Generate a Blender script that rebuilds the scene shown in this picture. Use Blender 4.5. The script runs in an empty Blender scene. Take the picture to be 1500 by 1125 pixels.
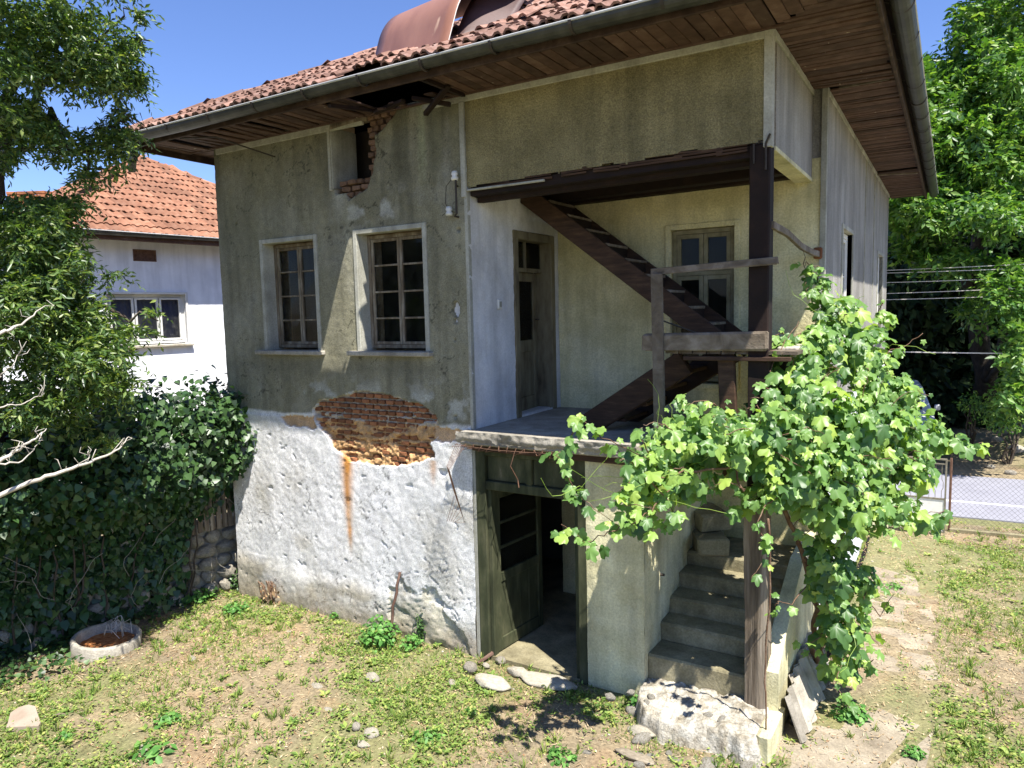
import bpy, math, random
import numpy as np
from mathutils import Matrix, Vector
random.seed(7); rng = np.random.default_rng(11)
S = bpy.context.scene
COL = S.collection
# ---------------------------------------------------------------- camera
CAM = np.array([1.0772, -5.1991, 1.0143]); FPX = 1054.2
cR = np.array([0.85444606, 0.51902589, -0.02310946]); cU = np.array([-0.03073433, 0.09489898, 0.99501235]); cF = np.array([-0.51863024, 0.84947413, -0.09703797])
cam_data = bpy.data.cameras.new('camera'); cam = bpy.data.objects.new('camera', cam_data); COL.objects.link(cam)
cam_data.sensor_fit = 'HORIZONTAL'; cam_data.sensor_width = 36.0; cam_data.lens = FPX / 1500 * 36.0
cam_data.clip_start = 0.05; cam_data.clip_end = 1500
cam.matrix_world = Matrix(((cR[0], cU[0], -cF[0], CAM[0]), (cR[1], cU[1], -cF[1], CAM[1]), (cR[2], cU[2], -cF[2], CAM[2]), (0, 0, 0, 1)))
S.camera = cam
# ---------------------------------------------------------------- light
TOSUN = Vector((0.45, -0.267, 1.0)).normalized()
ELEV = math.asin(TOSUN.z); AZ = math.atan2(TOSUN.x, TOSUN.y)
w = bpy.data.worlds.new('World'); S.world = w; w.use_nodes = True
nt = w.node_tree; sky = nt.nodes.new('ShaderNodeTexSky'); sky.sky_type = 'NISHITA'; sky.sun_disc = False
sky.sun_elevation = ELEV; sky.sun_rotation = AZ; sky.air_density = 1.0; sky.dust_density = 0.1; sky.ozone_density = 4.0
bg = nt.nodes['Background']; tint = nt.nodes.new('ShaderNodeMix'); tint.data_type = 'RGBA'; tint.blend_type = 'MULTIPLY'; tint.inputs[0].default_value = 1.0; tint.inputs[7].default_value = (1.0, 1.06, 1.38, 1); nt.links.new(sky.outputs[0], tint.inputs[6]); nt.links.new(tint.outputs[2], bg.inputs[0]); bg.inputs[1].default_value = 0.066
sd = bpy.data.lights.new('sun', 'SUN'); sd.energy = 5.0; sd.angle = math.radians(0.5); sd.color = (1.0, 0.955, 0.88)
sun = bpy.data.objects.new('sun', sd); COL.objects.link(sun); sun.rotation_euler = TOSUN.to_track_quat('Z', 'Y').to_euler()
S.view_settings.view_transform = 'Standard'; S.view_settings.look = 'None'; S.view_settings.gamma = 1.0
S.view_settings.exposure = 1.2; S.view_settings.use_curve_mapping = False
S.render.engine = 'CYCLES'
S.cycles.max_bounces = 8; S.cycles.transparent_max_bounces = 12

# ---------------------------------------------------------------- helpers
def ray(x, y): return cF + cR * (x - 750) / FPX - cU * (y - 562.5) / FPX
def P(x, y, d): return CAM + ray(x, y) * d                       # a place d metres away in that direction
def onZ(x, y, z=-2.1): r = ray(x, y); return CAM + r * ((z - CAM[2]) / r[2])
def onY(x, y, Y=0.0): r = ray(x, y); return CAM + r * ((Y - CAM[1]) / r[1])

def hash2(i, j, s):
    n = (i * 374761393 + j * 668265263 + s * 974711) & 0x7fffffff
    n = (n ^ (n >> 13)) * 1274126177 & 0x7fffffff
    n = n ^ (n >> 16)
    return (n & 0xffff) / 65535.0
def vnoise(x, y, s=0):
    x = np.asarray(x, float); y = np.asarray(y, float)
    i = np.floor(x).astype(np.int64); j = np.floor(y).astype(np.int64); fx = x - i; fy = y - j
    fx = fx * fx * (3 - 2 * fx); fy = fy * fy * (3 - 2 * fy)
    return (hash2(i, j, s) * (1 - fx) + hash2(i + 1, j, s) * fx) * (1 - fy) + (hash2(i, j + 1, s) * (1 - fx) + hash2(i + 1, j + 1, s) * fx) * fy
def fbm(x, y, s=0, o=5):
    v = 0; a = .5; t = 0
    for k in range(o):
        v = v + a * vnoise(np.asarray(x) * 2 ** k + 17.3 * k, np.asarray(y) * 2 ** k - 9.1 * k, s + k); t += a; a *= .55
    return v / t
def inpoly(x, y, poly):
    c = np.zeros(np.shape(x), bool); n = len(poly)
    for k in range(n):
        x1, y1 = poly[k]; x2, y2 = poly[(k + 1) % n]
        cond = ((y1 > y) != (y2 > y)) & (x < (x2 - x1) * (y - y1) / ((y2 - y1) if y2 != y1 else 1e-9) + x1)
        c ^= cond
    return c
def sstep(a, b, x): t = np.clip((x - a) / (b - a), 0, 1); return t * t * (3 - 2 * t)

class MB:
    """collects faces for one mesh"""
    def __init__(s, T=None): s.v = []; s.f = []; s.T = T
    def add(s, vs, fs):
        b = len(s.v)
        if s.T is not None: vs = [tuple(s.T @ Vector(p)) for p in vs]
        s.v += [tuple(map(float, p)) for p in vs]; s.f += [tuple(b + i for i in f) for f in fs]; return s
    def box(s, x0, x1, y0, y1, z0, z1, c=0.0, j=0.0):
        return s.obox(((x0 + x1) / 2, (y0 + y1) / 2, (z0 + z1) / 2), (abs(x1 - x0) / 2, abs(y1 - y0) / 2, abs(z1 - z0) / 2), None, c, j)
    def obox(s, cen, h, R=None, c=0.0, j=0.0):
        cen = Vector(cen)
        if c <= 0:
            vs = [(sx * h[0], sy * h[1], sz * h[2]) for sz in (-1, 1) for sy in (-1, 1) for sx in (-1, 1)]
            fs = [(0, 2, 3, 1), (4, 5, 7, 6), (0, 1, 5, 4), (2, 6, 7, 3), (0, 4, 6, 2), (1, 3, 7, 5)]
        else:
            vs = []; idx = {}
            for sx in (-1, 1):
                for sy in (-1, 1):
                    for sz in (-1, 1):
                        for ax in range(3):
                            q = [sx * (h[0] - c), sy * (h[1] - c), sz * (h[2] - c)]; q[ax] = (sx, sy, sz)[ax] * h[ax]
                            idx[(sx, sy, sz, ax)] = len(vs); vs.append(tuple(q))
            fs = []
            for ax in range(3):
                a, b = [(1, 2), (2, 0), (0, 1)][ax]
                for sg in (-1, 1):
                    def k(sa, sb, axx=ax, sg=sg, a=a, b=b):
                        t = [0, 0, 0]; t[ax] = sg; t[a] = sa; t[b] = sb; return tuple(t)
                    q = [idx[k(sa, sb) + (ax,)] for sa, sb in ((-1, -1), (1, -1), (1, 1), (-1, 1))]
                    fs.append(tuple(q if sg > 0 else q[::-1]))
            for ax in range(3):
                a, b = [(1, 2), (2, 0), (0, 1)][ax]
                for sa in (-1, 1):
                    for sb in (-1, 1):
                        q = []
                        for sg, who in ((-1, a), (1, a), (1, b), (-1, b)):
                            t = [0, 0, 0]; t[ax] = sg; t[a] = sa; t[b] = sb; q.append(idx[tuple(t) + (who,)])
                        fs.append(tuple(q if sa * sb < 0 else q[::-1]))
            for sx in (-1, 1):
                for sy in (-1, 1):
                    for sz in (-1, 1):
                        q = [idx[(sx, sy, sz, ax)] for ax in range(3)]; fs.append(tuple(q if sx * sy * sz > 0 else q[::-1]))
        if j: vs = [tuple(a + random.uniform(-j, j) for a in p) for p in vs]
        if R is not None: vs = [R @ Vector(p) for p in vs]
        return s.add([(p[0] + cen[0], p[1] + cen[1], p[2] + cen[2]) for p in vs], fs)
    def bar(s, a, b, wd, th, up=(0, 0, 1), c=0.0, j=0.0):
        """board from a to b; wd along the side direction, th along 'up'"""
        a = Vector([float(t) for t in a]); b = Vector([float(t) for t in b]); d = (b - a); L = d.length; d.normalize(); up = Vector(up); sd_ = d.cross(up).normalized(); u2 = sd_.cross(d)
        R = Matrix((d, sd_, u2)).transposed()
        return s.obox((a + b) / 2, (L / 2, wd / 2, th / 2), R, c, j)
    def tube(s, pts, rad, n=6, cap=True):
        pts = [Vector([float(t) for t in p]) for p in pts]
        if not hasattr(rad, '__len__'): rad = [rad] * len(pts)
        vs = []; fs = []; ref = None
        for i, p in enumerate(pts):
            d = (pts[min(i + 1, len(pts) - 1)] - pts[max(i - 1, 0)]).normalized()
            if ref is None: ref = d.orthogonal().normalized()
            ref = (ref - d * ref.dot(d));  ref = ref.normalized() if ref.length > 1e-6 else d.orthogonal().normalized()
            b = d.cross(ref)
            for k in range(n):
                t = 2 * math.pi * k / n; vs.append(p + (ref * math.cos(t) + b * math.sin(t)) * rad[i])
        for i in range(len(pts) - 1):
            for k in range(n): fs.append((i * n + k, i * n + (k + 1) % n, (i + 1) * n + (k + 1) % n, (i + 1) * n + k))
        if cap: fs.append(tuple(range(n))[::-1]); fs.append(tuple((len(pts) - 1) * n + k for k in range(n)))
        return s.add(vs, fs)
    def lathe(s, prof, cen, n=32):
        vs = [(cen[0] + r * math.cos(2 * math.pi * k / n), cen[1] + r * math.sin(2 * math.pi * k / n), cen[2] + z) for r, z in prof for k in range(n)]
        fs = [(i * n + k, i * n + (k + 1) % n, (i + 1) * n + (k + 1) % n, (i + 1) * n + k) for i in range(len(prof) - 1) for k in range(n)]
        return s.add(vs, fs)
    def mesh(s, name, mat, smooth=False):
        me = bpy.data.meshes.new(name); me.from_pydata(s.v, [], s.f)
        if mat: me.materials.append(mat)
        if smooth: me.polygons.foreach_set('use_smooth', [True] * len(me.polygons))
        me.update(); return me
    def build(s, name, mat, parent=None, smooth=False): return link(name, s.mesh(name, mat, smooth), parent)

ROOTLOC = {}
def link(name, data, parent=None, mw=None):
    o = bpy.data.objects.new(name, data); COL.objects.link(o)
    if mw is not None: o.matrix_basis = mw
    if parent is not None:
        o.parent = parent
        if parent.name in ROOTLOC: o.matrix_parent_inverse = Matrix.Translation(-ROOTLOC[parent.name])
        elif parent.name not in IDENT: o.matrix_parent_inverse = parent.matrix_basis.inverted()
    return o
class _I:
    def __contains__(s, n): return False
IDENT = _I()
def root(name, label, cat, loc, group=None):
    o = bpy.data.objects.new(name, None); COL.objects.link(o); o.location = [float(t) for t in loc]; o.empty_display_size = .2
    ROOTLOC[o.name] = Vector([float(t) for t in loc]); return tag(o, label, cat, group)
def tag(o, label=None, cat=None, group=None, kind=None):
    if label: o['label'] = label
    if cat: o['category'] = cat
    if group: o['group'] = group
    if kind: o['kind'] = kind
    return o
def base_at(o, loc):
    """gives a single-mesh thing its origin at its own base"""
    L = Vector([float(t) for t in loc]); o.data.transform(Matrix.Translation(-L)); o.matrix_basis = Matrix.Translation(L) @ o.matrix_basis; return o

def np_mesh(name, verts, tris, mat, attrs=None, smooth=False, quads=False):
    k = 4 if quads else 3
    me = bpy.data.meshes.new(name); nv = len(verts); nf = len(tris)
    me.vertices.add(nv); me.vertices.foreach_set('co', np.ascontiguousarray(verts, dtype=np.float32).ravel())
    me.loops.add(nf * k); me.loops.foreach_set('vertex_index', np.ascontiguousarray(tris, dtype=np.int32).ravel())
    me.polygons.add(nf); me.polygons.foreach_set('loop_start', np.arange(0, nf * k, k, dtype=np.int32))
    me.update(calc_edges=True)
    if smooth: me.polygons.foreach_set('use_smooth', np.ones(nf, bool))
    for nme, (typ, arr) in (attrs or {}).items():
        a = me.attributes.new(nme, typ, 'POINT')
        if typ == 'FLOAT': a.data.foreach_set('value', np.ascontiguousarray(arr, dtype=np.float32).ravel())
        else: a.data.foreach_set('color', np.ascontiguousarray(arr, dtype=np.float32).ravel())
    if mat: me.materials.append(mat)
    me.update(); return me

def norm(a): return a / np.maximum(np.linalg.norm(a, axis=-1, keepdims=True), 1e-9)
LEAF_DIAMOND = (np.array([(0, 0, 0), (-.24, .42, .07), (0, 1, -.06), (.24, .42, .07)]), np.array([(0, 2, 1), (0, 3, 2)]))
LEAF_SLIM = (np.array([(0, 0, 0), (-.17, .45, .05), (0, 1, -.10), (.17, .45, .05)]), np.array([(0, 2, 1), (0, 3, 2)]))
LEAF_OVATE = (np.array([(0, 0, 0), (-.3, .22, .05), (-.3, .6, .03), (0, 1, -.1), (.3, .6, .03), (.3, .22, .05), (0, .45, -.02)]), np.array([(0, 6, 1), (1, 6, 2), (2, 6, 3), (3, 6, 4), (4, 6, 5), (5, 6, 0)]))
LEAF_IVY = (np.array([(0, 0, 0), (-.42, .05, .04), (-.36, .45, .02), (0, 1, -.1), (.36, .45, .02), (.42, .05, .04), (0, .3, -.03)]), np.array([(0, 6, 1), (1, 6, 2), (2, 6, 3), (3, 6, 4), (4, 6, 5), (5, 6, 0)]))
def vine_leaf(seed=0, curl=.1):
    r = random.Random(seed); out = []
    lobes = [(90, 1.0), (35, .84), (145, .84), (-22, .66), (202, .66)]
    angs = [-60, -40, -22, -5, 8, 22, 35, 50, 62, 76, 90, 104, 118, 130, 145, 158, 172, 185, 202, 220, 240]
    for a in angs:
        v = .46
        for la, lr in lobes:
            d = abs(a - la); v = max(v, lr * (1 - (d / 34.0) ** 1.3 * .42) if d < 34 else 0)
        v *= 1 + r.uniform(-.07, .07); t = math.radians(a); out.append((v * math.cos(t) * .56, .36 + v * math.sin(t) * .6, -curl * v * v * 1.1 + r.uniform(-.03, .03) + .05 * math.cos(t * 5)))
    vs = [(0, .3, .02), (0, .18, 0)] + out; n = len(out)
    fs = [(0, 2 + i, 3 + i) for i in range(n - 1)] + [(0, 1, 2), (0, 1 + n, 1)]
    return np.array(vs), np.array(fs)
def leaves(pos, nrm, size, tmpl, axis=None, axis_mix=1.0):
    """pos, nrm (N,3), size (N): returns verts, tris, rnd"""
    tv, tf = tmpl; n = len(pos); nrm = norm(nrm)
    rv = rng.normal(size=(n, 3))
    if axis is not None: rv = rv * (1 - axis_mix) + np.asarray(axis) * axis_mix + rng.normal(size=(n, 3)) * .25
    T = norm(np.cross(rv, nrm)); B = np.cross(nrm, T)
    if axis is not None: pass
    v = pos[:, None, :] + size[:, None, None] * (tv[None, :, 0:1] * T[:, None, :] + tv[None, :, 1:2] * B[:, None, :] + tv[None, :, 2:3] * nrm[:, None, :])
    f = (np.arange(n) * len(tv))[:, None, None] + tf[None]
    rnd = np.repeat(rng.random(n), len(tv))
    return v.reshape(-1, 3), f.reshape(-1, 3), rnd
def join(parts):
    vs = []; fs = []; rs = []; b = 0
    for v, f, r in parts: vs.append(v); fs.append(f + b); rs.append(r); b += len(v)
    return np.concatenate(vs), np.concatenate(fs), np.concatenate(rs)
def leaf_obj(name, parts, mat, parent=None):
    v, f, r = join(parts); return link(name, np_mesh(name, v, f, mat, {'rnd': ('FLOAT', r)}), parent)

# ---------------------------------------------------------------- materials
def _n(nt, t, **kw):
    n = nt.nodes.new(t)
    for k, v in kw.items():
        if k in n.inputs.keys(): n.inputs[k].default_value = v
        else: setattr(n, k, v)
    return n
def ramp(nt, stops, fac):
    r = nt.nodes.new('ShaderNodeValToRGB'); e = r.color_ramp.elements
    while len(e) < len(stops): e.new(.5)
    for k, (p, c) in enumerate(stops): e[k].position = p; e[k].color = (c[0], c[1], c[2], 1)
    nt.links.new(fac, r.inputs[0]); return r.outputs[0]
def mat(name, stops, scale=4.0, detail=8.0, rough=.88, bump=.3, bscale=70.0, bdist=.004, spec=.3, var=0.0, stretch=(1, 1, 1), col_attr=None, speck=None, metallic=0.0, ndist=0.0, grain=0.0, gscale=150.0, streak=0.0):
    m = bpy.data.materials.new(name); m.use_nodes = True; nt = m.node_tree; L = nt.links.new
    b = nt.nodes['Principled BSDF']; b.inputs['Roughness'].default_value = rough; b.inputs['Specular IOR Level'].default_value = spec; b.inputs['Metallic'].default_value = metallic
    tc = _n(nt, 'ShaderNodeTexCoord'); mp = _n(nt, 'ShaderNodeMapping'); mp.inputs['Scale'].default_value = stretch; L(tc.outputs['Object'], mp.inputs[0])
    oi = _n(nt, 'ShaderNodeObjectInfo'); w_ = _n(nt, 'ShaderNodeMath', operation='MULTIPLY'); L(oi.outputs['Random'], w_.inputs[0]); w_.inputs[1].default_value = 23.0 if var else 0.0
    ns = _n(nt, 'ShaderNodeTexNoise', noise_dimensions='4D'); ns.inputs['Scale'].default_value = scale; ns.inputs['Detail'].default_value = detail; ns.inputs['Roughness'].default_value = .62; ns.inputs['Distortion'].default_value = ndist
    L(mp.outputs[0], ns.inputs['Vector']); L(w_.outputs[0], ns.inputs['W'])
    c = ramp(nt, stops, ns.outputs['Fac'])
    if col_attr:
        at = _n(nt, 'ShaderNodeAttribute', attribute_name=col_attr); mx = _n(nt, 'ShaderNodeMix', data_type='RGBA', blend_type='MULTIPLY'); mx.inputs[0].default_value = 1.0
        L(at.outputs['Color'], mx.inputs[6]); L(c, mx.inputs[7]); c = mx.outputs[2]
    if speck:
        sc_, thr, sc_col = speck
        n2 = _n(nt, 'ShaderNodeTexNoise'); n2.inputs['Scale'].default_value = sc_; n2.inputs['Detail'].default_value = 4.0; L(mp.outputs[0], n2.inputs['Vector'])
        mr = _n(nt, 'ShaderNodeMapRange'); mr.inputs['From Min'].default_value = thr; mr.inputs['From Max'].default_value = thr + .06; L(n2.outputs['Fac'], mr.inputs['Value'])
        mx = _n(nt, 'ShaderNodeMix', data_type='RGBA'); L(mr.outputs[0], mx.inputs[0]); L(c, mx.inputs[6]); mx.inputs[7].default_value = (*sc_col, 1); c = mx.outputs[2]
    if streak:
        mp4 = _n(nt, 'ShaderNodeMapping'); mp4.inputs['Scale'].default_value = (5.5, 5.5, .55); L(tc.outputs['Object'], mp4.inputs[0])
        n4 = _n(nt, 'ShaderNodeTexNoise'); n4.inputs['Scale'].default_value = 1.0; n4.inputs['Detail'].default_value = 6.0; n4.inputs['Roughness'].default_value = .6; L(mp4.outputs[0], n4.inputs['Vector'])
        m4 = _n(nt, 'ShaderNodeMapRange'); m4.inputs['From Min'].default_value = .44; m4.inputs['From Max'].default_value = .68; m4.inputs['To Min'].default_value = 1.05; m4.inputs['To Max'].default_value = 1 - streak; L(n4.outputs['Fac'], m4.inputs['Value'])
        n5 = _n(nt, 'ShaderNodeTexNoise'); n5.inputs['Scale'].default_value = 1.4; n5.inputs['Detail'].default_value = 7.0; n5.inputs['Roughness'].default_value = .65; L(tc.outputs['Object'], n5.inputs['Vector'])
        m5 = _n(nt, 'ShaderNodeMapRange'); m5.inputs['From Min'].default_value = .35; m5.inputs['From Max'].default_value = .65; m5.inputs['To Min'].default_value = 1 - streak * .7; m5.inputs['To Max'].default_value = 1 + streak * .5; L(n5.outputs['Fac'], m5.inputs['Value'])
        mm = _n(nt, 'ShaderNodeMath', operation='MULTIPLY'); L(m4.outputs[0], mm.inputs[0]); L(m5.outputs[0], mm.inputs[1])
        sg_ = _n(nt, 'ShaderNodeVectorMath', operation='SCALE'); L(c, sg_.inputs[0]); L(mm.outputs[0], sg_.inputs['Scale']); c = sg_.outputs[0]
    if grain:
        n3 = _n(nt, 'ShaderNodeTexNoise'); n3.inputs['Scale'].default_value = gscale; n3.inputs['Detail'].default_value = 3.0; n3.inputs['Roughness'].default_value = .7; L(tc.outputs['Object'], n3.inputs['Vector'])
        m3 = _n(nt, 'ShaderNodeMapRange'); m3.inputs['From Min'].default_value = .32; m3.inputs['From Max'].default_value = .68; m3.inputs['To Min'].default_value = 1 - grain; m3.inputs['To Max'].default_value = 1 + grain; L(n3.outputs['Fac'], m3.inputs['Value'])
        mg = _n(nt, 'ShaderNodeVectorMath', operation='SCALE'); L(c, mg.inputs[0]); L(m3.outputs[0], mg.inputs['Scale']); c = mg.outputs[0]
    if var:
        hs = _n(nt, 'ShaderNodeHueSaturation'); mr = _n(nt, 'ShaderNodeMapRange'); mr.inputs['To Min'].default_value = 1 - var; mr.inputs['To Max'].default_value = 1 + var
        L(oi.outputs['Random'], mr.inputs['Value']); L(mr.outputs[0], hs.inputs['Value']); L(c, hs.inputs['Color']); c = hs.outputs['Color']
    L(c, b.inputs['Base Color'])
    if bump:
        nb = _n(nt, 'ShaderNodeTexNoise'); nb.inputs['Scale'].default_value = bscale; nb.inputs['Detail'].default_value = 5.0; nb.inputs['Roughness'].default_value = .65; L(mp.outputs[0], nb.inputs['Vector'])
        bp = _n(nt, 'ShaderNodeBump'); bp.inputs['Strength'].default_value = bump; bp.inputs['Distance'].default_value = bdist; L(nb.outputs['Fac'], bp.inputs['Height']); L(bp.outputs[0], b.inputs['Normal'])
    return m
def leaf_mat(name, stops, rough=.5, trans=.35, spec=.35, tcol=None):
    m = bpy.data.materials.new(name); m.use_nodes = True; nt = m.node_tree; L = nt.links.new
    b = nt.nodes['Principled BSDF']; b.inputs['Roughness'].default_value = rough; b.inputs['Specular IOR Level'].default_value = spec
    at = _n(nt, 'ShaderNodeAttribute', attribute_name='rnd'); oi = _n(nt, 'ShaderNodeObjectInfo')
    ad = _n(nt, 'ShaderNodeMath', operation='ADD'); L(at.outputs['Fac'], ad.inputs[0]); L(oi.outputs['Random'], ad.inputs[1]); fr = _n(nt, 'ShaderNodeMath', operation='FRACT'); L(ad.outputs[0], fr.inputs[0])
    c = ramp(nt, stops, fr.outputs[0])
    L(c, b.inputs['Base Color'])
    tr = _n(nt, 'ShaderNodeBsdfTranslucent'); mx = _n(nt, 'ShaderNodeMix', data_type='RGBA', blend_type='MULTIPLY'); mx.inputs[0].default_value = 1.0
    L(c, mx.inputs[6]); mx.inputs[7].default_value = (*(tcol or (1.6, 1.7, .6)), 1); L(mx.outputs[2], tr.inputs['Color'])
    ms = _n(nt, 'ShaderNodeMixShader'); ms.inputs[0].default_value = trans; L(b.outputs[0], ms.inputs[1]); L(tr.outputs[0], ms.inputs[2])
    L(ms.outputs[0], nt.nodes['Material Output'].inputs['Surface']); return m
def glass(name, tint=(.6, .64, .62), rough=.03, alpha=.10):
    m = bpy.data.materials.new(name); m.use_nodes = True; nt = m.node_tree; L = nt.links.new
    nt.nodes.remove(nt.nodes['Principled BSDF'])
    t = _n(nt, 'ShaderNodeBsdfTransparent'); t.inputs[0].default_value = (*tint, 1); g = _n(nt, 'ShaderNodeBsdfGlossy'); g.inputs['Roughness'].default_value = rough
    d = _n(nt, 'ShaderNodeBsdfDiffuse'); d.inputs['Color'].default_value = (.16, .16, .14, 1)
    fr = _n(nt, 'ShaderNodeFresnel'); fr.inputs['IOR'].default_value = 1.28
    tc = _n(nt, 'ShaderNodeTexCoord'); nz = _n(nt, 'ShaderNodeTexNoise'); nz.inputs['Scale'].default_value = 9.0; nz.inputs['Detail'].default_value = 6.0; L(tc.outputs['Object'], nz.inputs['Vector'])
    mr = _n(nt, 'ShaderNodeMapRange'); mr.inputs['From Min'].default_value = .42; mr.inputs['From Max'].default_value = .75; mr.inputs['To Min'].default_value = alpha * .2; mr.inputs['To Max'].default_value = alpha; L(nz.outputs['Fac'], mr.inputs['Value'])
    m1 = _n(nt, 'ShaderNodeMixShader'); L(mr.outputs[0], m1.inputs[0]); L(t.outputs[0], m1.inputs[1]); L(d.outputs[0], m1.inputs[2])
    m2 = _n(nt, 'ShaderNodeMixShader'); L(fr.outputs[0], m2.inputs[0]); L(m1.outputs[0], m2.inputs[1]); L(g.outputs[0], m2.inputs[2])
    L(m2.outputs[0], nt.nodes['Material Output'].inputs['Surface']); return m

g3 = lambda a: (a, a, a)
MT = {}
MT['plaster'] = mat('wall plaster', [(.3, (0.78, 0.78, 0.78)), (.5, (0.95, 0.95, 0.95)), (.7, (1.12, 1.12, 1.1))], scale=14, bump=.9, bscale=120, bdist=.006, col_attr='Col', speck=(60, .72, (.12, .11, .09)), grain=0.30, gscale=95, streak=0.16)
MT['render'] = mat('olive roughcast', [(.3, (0.196, 0.168, 0.0835)), (.55, (0.262, 0.227, 0.116)), (.75, (0.333, 0.29, 0.152))], scale=3.2, bump=1.0, bscale=62, bdist=.020, grain=0.38, gscale=95, streak=0.32)
MT['grey_render'] = mat('grey roughcast', [(.3, (0.234, 0.218, 0.195)), (.55, (0.312, 0.296, 0.265)), (.75, (0.39, 0.374, 0.343))], scale=3.0, bump=.9, bscale=110, bdist=.006, stretch=(1, 1, .35), grain=0.28, gscale=95, streak=0.25)
MT['white_render'] = mat('white lime render', [(.3, (0.601, 0.604, 0.603)), (.5, (0.757, 0.772, 0.801)), (.7, (0.815, 0.832, 0.874))], scale=3.0, bump=.9, bscale=90, bdist=.006, speck=(22, .70, (.42, .38, .30)), grain=0.20, gscale=60, streak=0.18)
MT['yellow'] = mat('pale yellow limewash', [(.3, (0.5, 0.458, 0.261)), (.5, (0.626, 0.579, 0.358)), (.72, (0.73, 0.692, 0.483))], scale=2.6, bump=.8, bscale=60, bdist=.007, speck=(34, .73, (.22, .19, .12)), grain=0.16, gscale=60, streak=0.28)
MT['cream'] = mat('cream loggia limewash', [(.3, (0.488, 0.436, 0.227)), (.5, (0.619, 0.558, 0.309)), (.72, (0.754, 0.69, 0.437))], scale=2.2, bump=.8, bscale=50, bdist=.008, speck=(30, .80, (.2, .18, .13)), grain=0.18, gscale=60, streak=0.24)
MT['bluewhite'] = mat('white loggia limewash', [(.3, (0.53, 0.52, 0.51)), (.5, (0.636, 0.632, 0.637)), (.7, (0.707, 0.703, 0.705))], scale=2.4, bump=.5, bscale=60, bdist=.005, speck=(26, .72, (.4, .37, .28)), grain=0.10, gscale=60, streak=0.20)
MT['trim'] = mat('pale plaster trim', [(.3, (0.302, 0.295, 0.238)), (.6, (0.396, 0.389, 0.331)), (.8, (0.461, 0.454, 0.41))], scale=6, bump=.4, bscale=80, grain=0.15, gscale=60, streak=0.30)
MT['brick'] = mat('old brick', [(.3, (0.2, 0.0761, 0.0342)), (.5, (0.3, 0.122, 0.0537)), (.72, (0.42, 0.203, 0.0975))], scale=14, bump=.8, bscale=60, bdist=.006, var=.35)
MT['mortar'] = mat('crumbling earth mortar', [(.3, (.36, .22, .11)), (.5, (.52, .36, .20)), (.7, (.66, .52, .36))], scale=22, bump=1, bscale=60, bdist=.01)
MT['tile'] = mat('weathered roof tile', [(.28, (0.105, 0.0623, 0.0492)), (.5, (0.202, 0.111, 0.0821)), (.68, (0.27, 0.183, 0.156)), (.8, (0.319, 0.322, 0.312))], scale=12, bump=.6, bscale=50, bdist=.004, var=.35)
MT['tile_n'] = mat('orange roof tile', [(.28, (0.167, 0.0744, 0.0429)), (.5, (0.236, 0.112, 0.066)), (.72, (0.285, 0.161, 0.106))], scale=7, bump=.4, bscale=50, var=.25)
MT['soffit'] = mat('brown soffit board', [(.3, (0.0511, 0.0273, 0.0191)), (.5, (0.0867, 0.0484, 0.0352)), (.72, (0.13, 0.0836, 0.0653))], scale=9, bump=.4, bscale=60, var=.35, stretch=(1, 1, 1), speck=(16, .70, (.42, .36, .28)))
MT['darkwood'] = mat('dark stained timber', [(.3, (0.0077, 0.00385, 0.0028)), (.55, (0.0175, 0.0084, 0.00525)), (.75, (0.035, 0.0175, 0.0105))], scale=6, bump=.6, bscale=40, var=.2, rough=.8)
MT['stairwood'] = mat('brown stair timber', [(.3, (0.0241, 0.0124, 0.00687)), (.55, (0.0585, 0.031, 0.0173)), (.75, (0.117, 0.0688, 0.0379))], scale=5, bump=.7, bscale=35, var=.25, rough=.75, stretch=(1, 6, 6))
MT['greywood'] = mat('weathered grey timber', [(.3, (0.075, 0.0562, 0.0375)), (.5, (0.15, 0.12, 0.0863)), (.72, (0.255, 0.217, 0.173))], scale=5, bump=.9, bscale=30, bdist=.008, var=.2, stretch=(1, 1, 1), ndist=1.5)
MT['postwood'] = mat('weathered post timber', [(.30, (.035, .026, .018)), (.46, (.13, .10, .07)), (.6, (.24, .195, .145)), (.72, (.40, .35, .28))], scale=11, bump=1, bscale=40, bdist=.010, stretch=(1, 1, .07), ndist=.8)
MT['greenpaint'] = mat('faded green paint', [(.3, (0.021, 0.024, 0.0108)), (.5, (0.045, 0.051, 0.024)), (.66, (0.09, 0.09, 0.048)), (.76, (0.18, 0.156, 0.108))], scale=9, bump=.5, bscale=60, stretch=(1, 1, .3), streak=0.25)
MT['winframe'] = mat('bare window timber', [(.3, (0.0825, 0.06, 0.0375)), (.5, (0.18, 0.143, 0.0975)), (.7, (0.345, 0.315, 0.247))], scale=16, bump=.5, bscale=70, stretch=(1, 1, .25), var=.1)
MT['yellowframe'] = mat('ochre window paint', [(.3, (0.14, 0.119, 0.063)), (.5, (0.238, 0.21, 0.119)), (.7, (0.308, 0.28, 0.182))], scale=9, bump=.4, bscale=60)
MT['door'] = mat('peeling cream door paint', [(.3, (0.07, 0.0525, 0.0315)), (.46, (0.168, 0.14, 0.084)), (.7, (0.252, 0.224, 0.14))], scale=9, bump=.6, bscale=60, stretch=(1, 1, .3))
MT['concrete'] = mat('worn concrete', [(.3, (0.238, 0.212, 0.167)), (.5, (0.331, 0.303, 0.249)), (.7, (0.418, 0.387, 0.329))], scale=5, bump=.8, bscale=45, bdist=.008, speck=(40, .70, (.20, .18, .15)), grain=0.20, gscale=60, streak=0.25)
MT['stepcon'] = mat('dirty concrete step', [(.3, (0.144, 0.123, 0.0691)), (.5, (0.23, 0.202, 0.121)), (.7, (0.317, 0.281, 0.178))], scale=5, bump=.8, bscale=45, bdist=.007, grain=0.20, gscale=60, streak=0.25)
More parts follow.
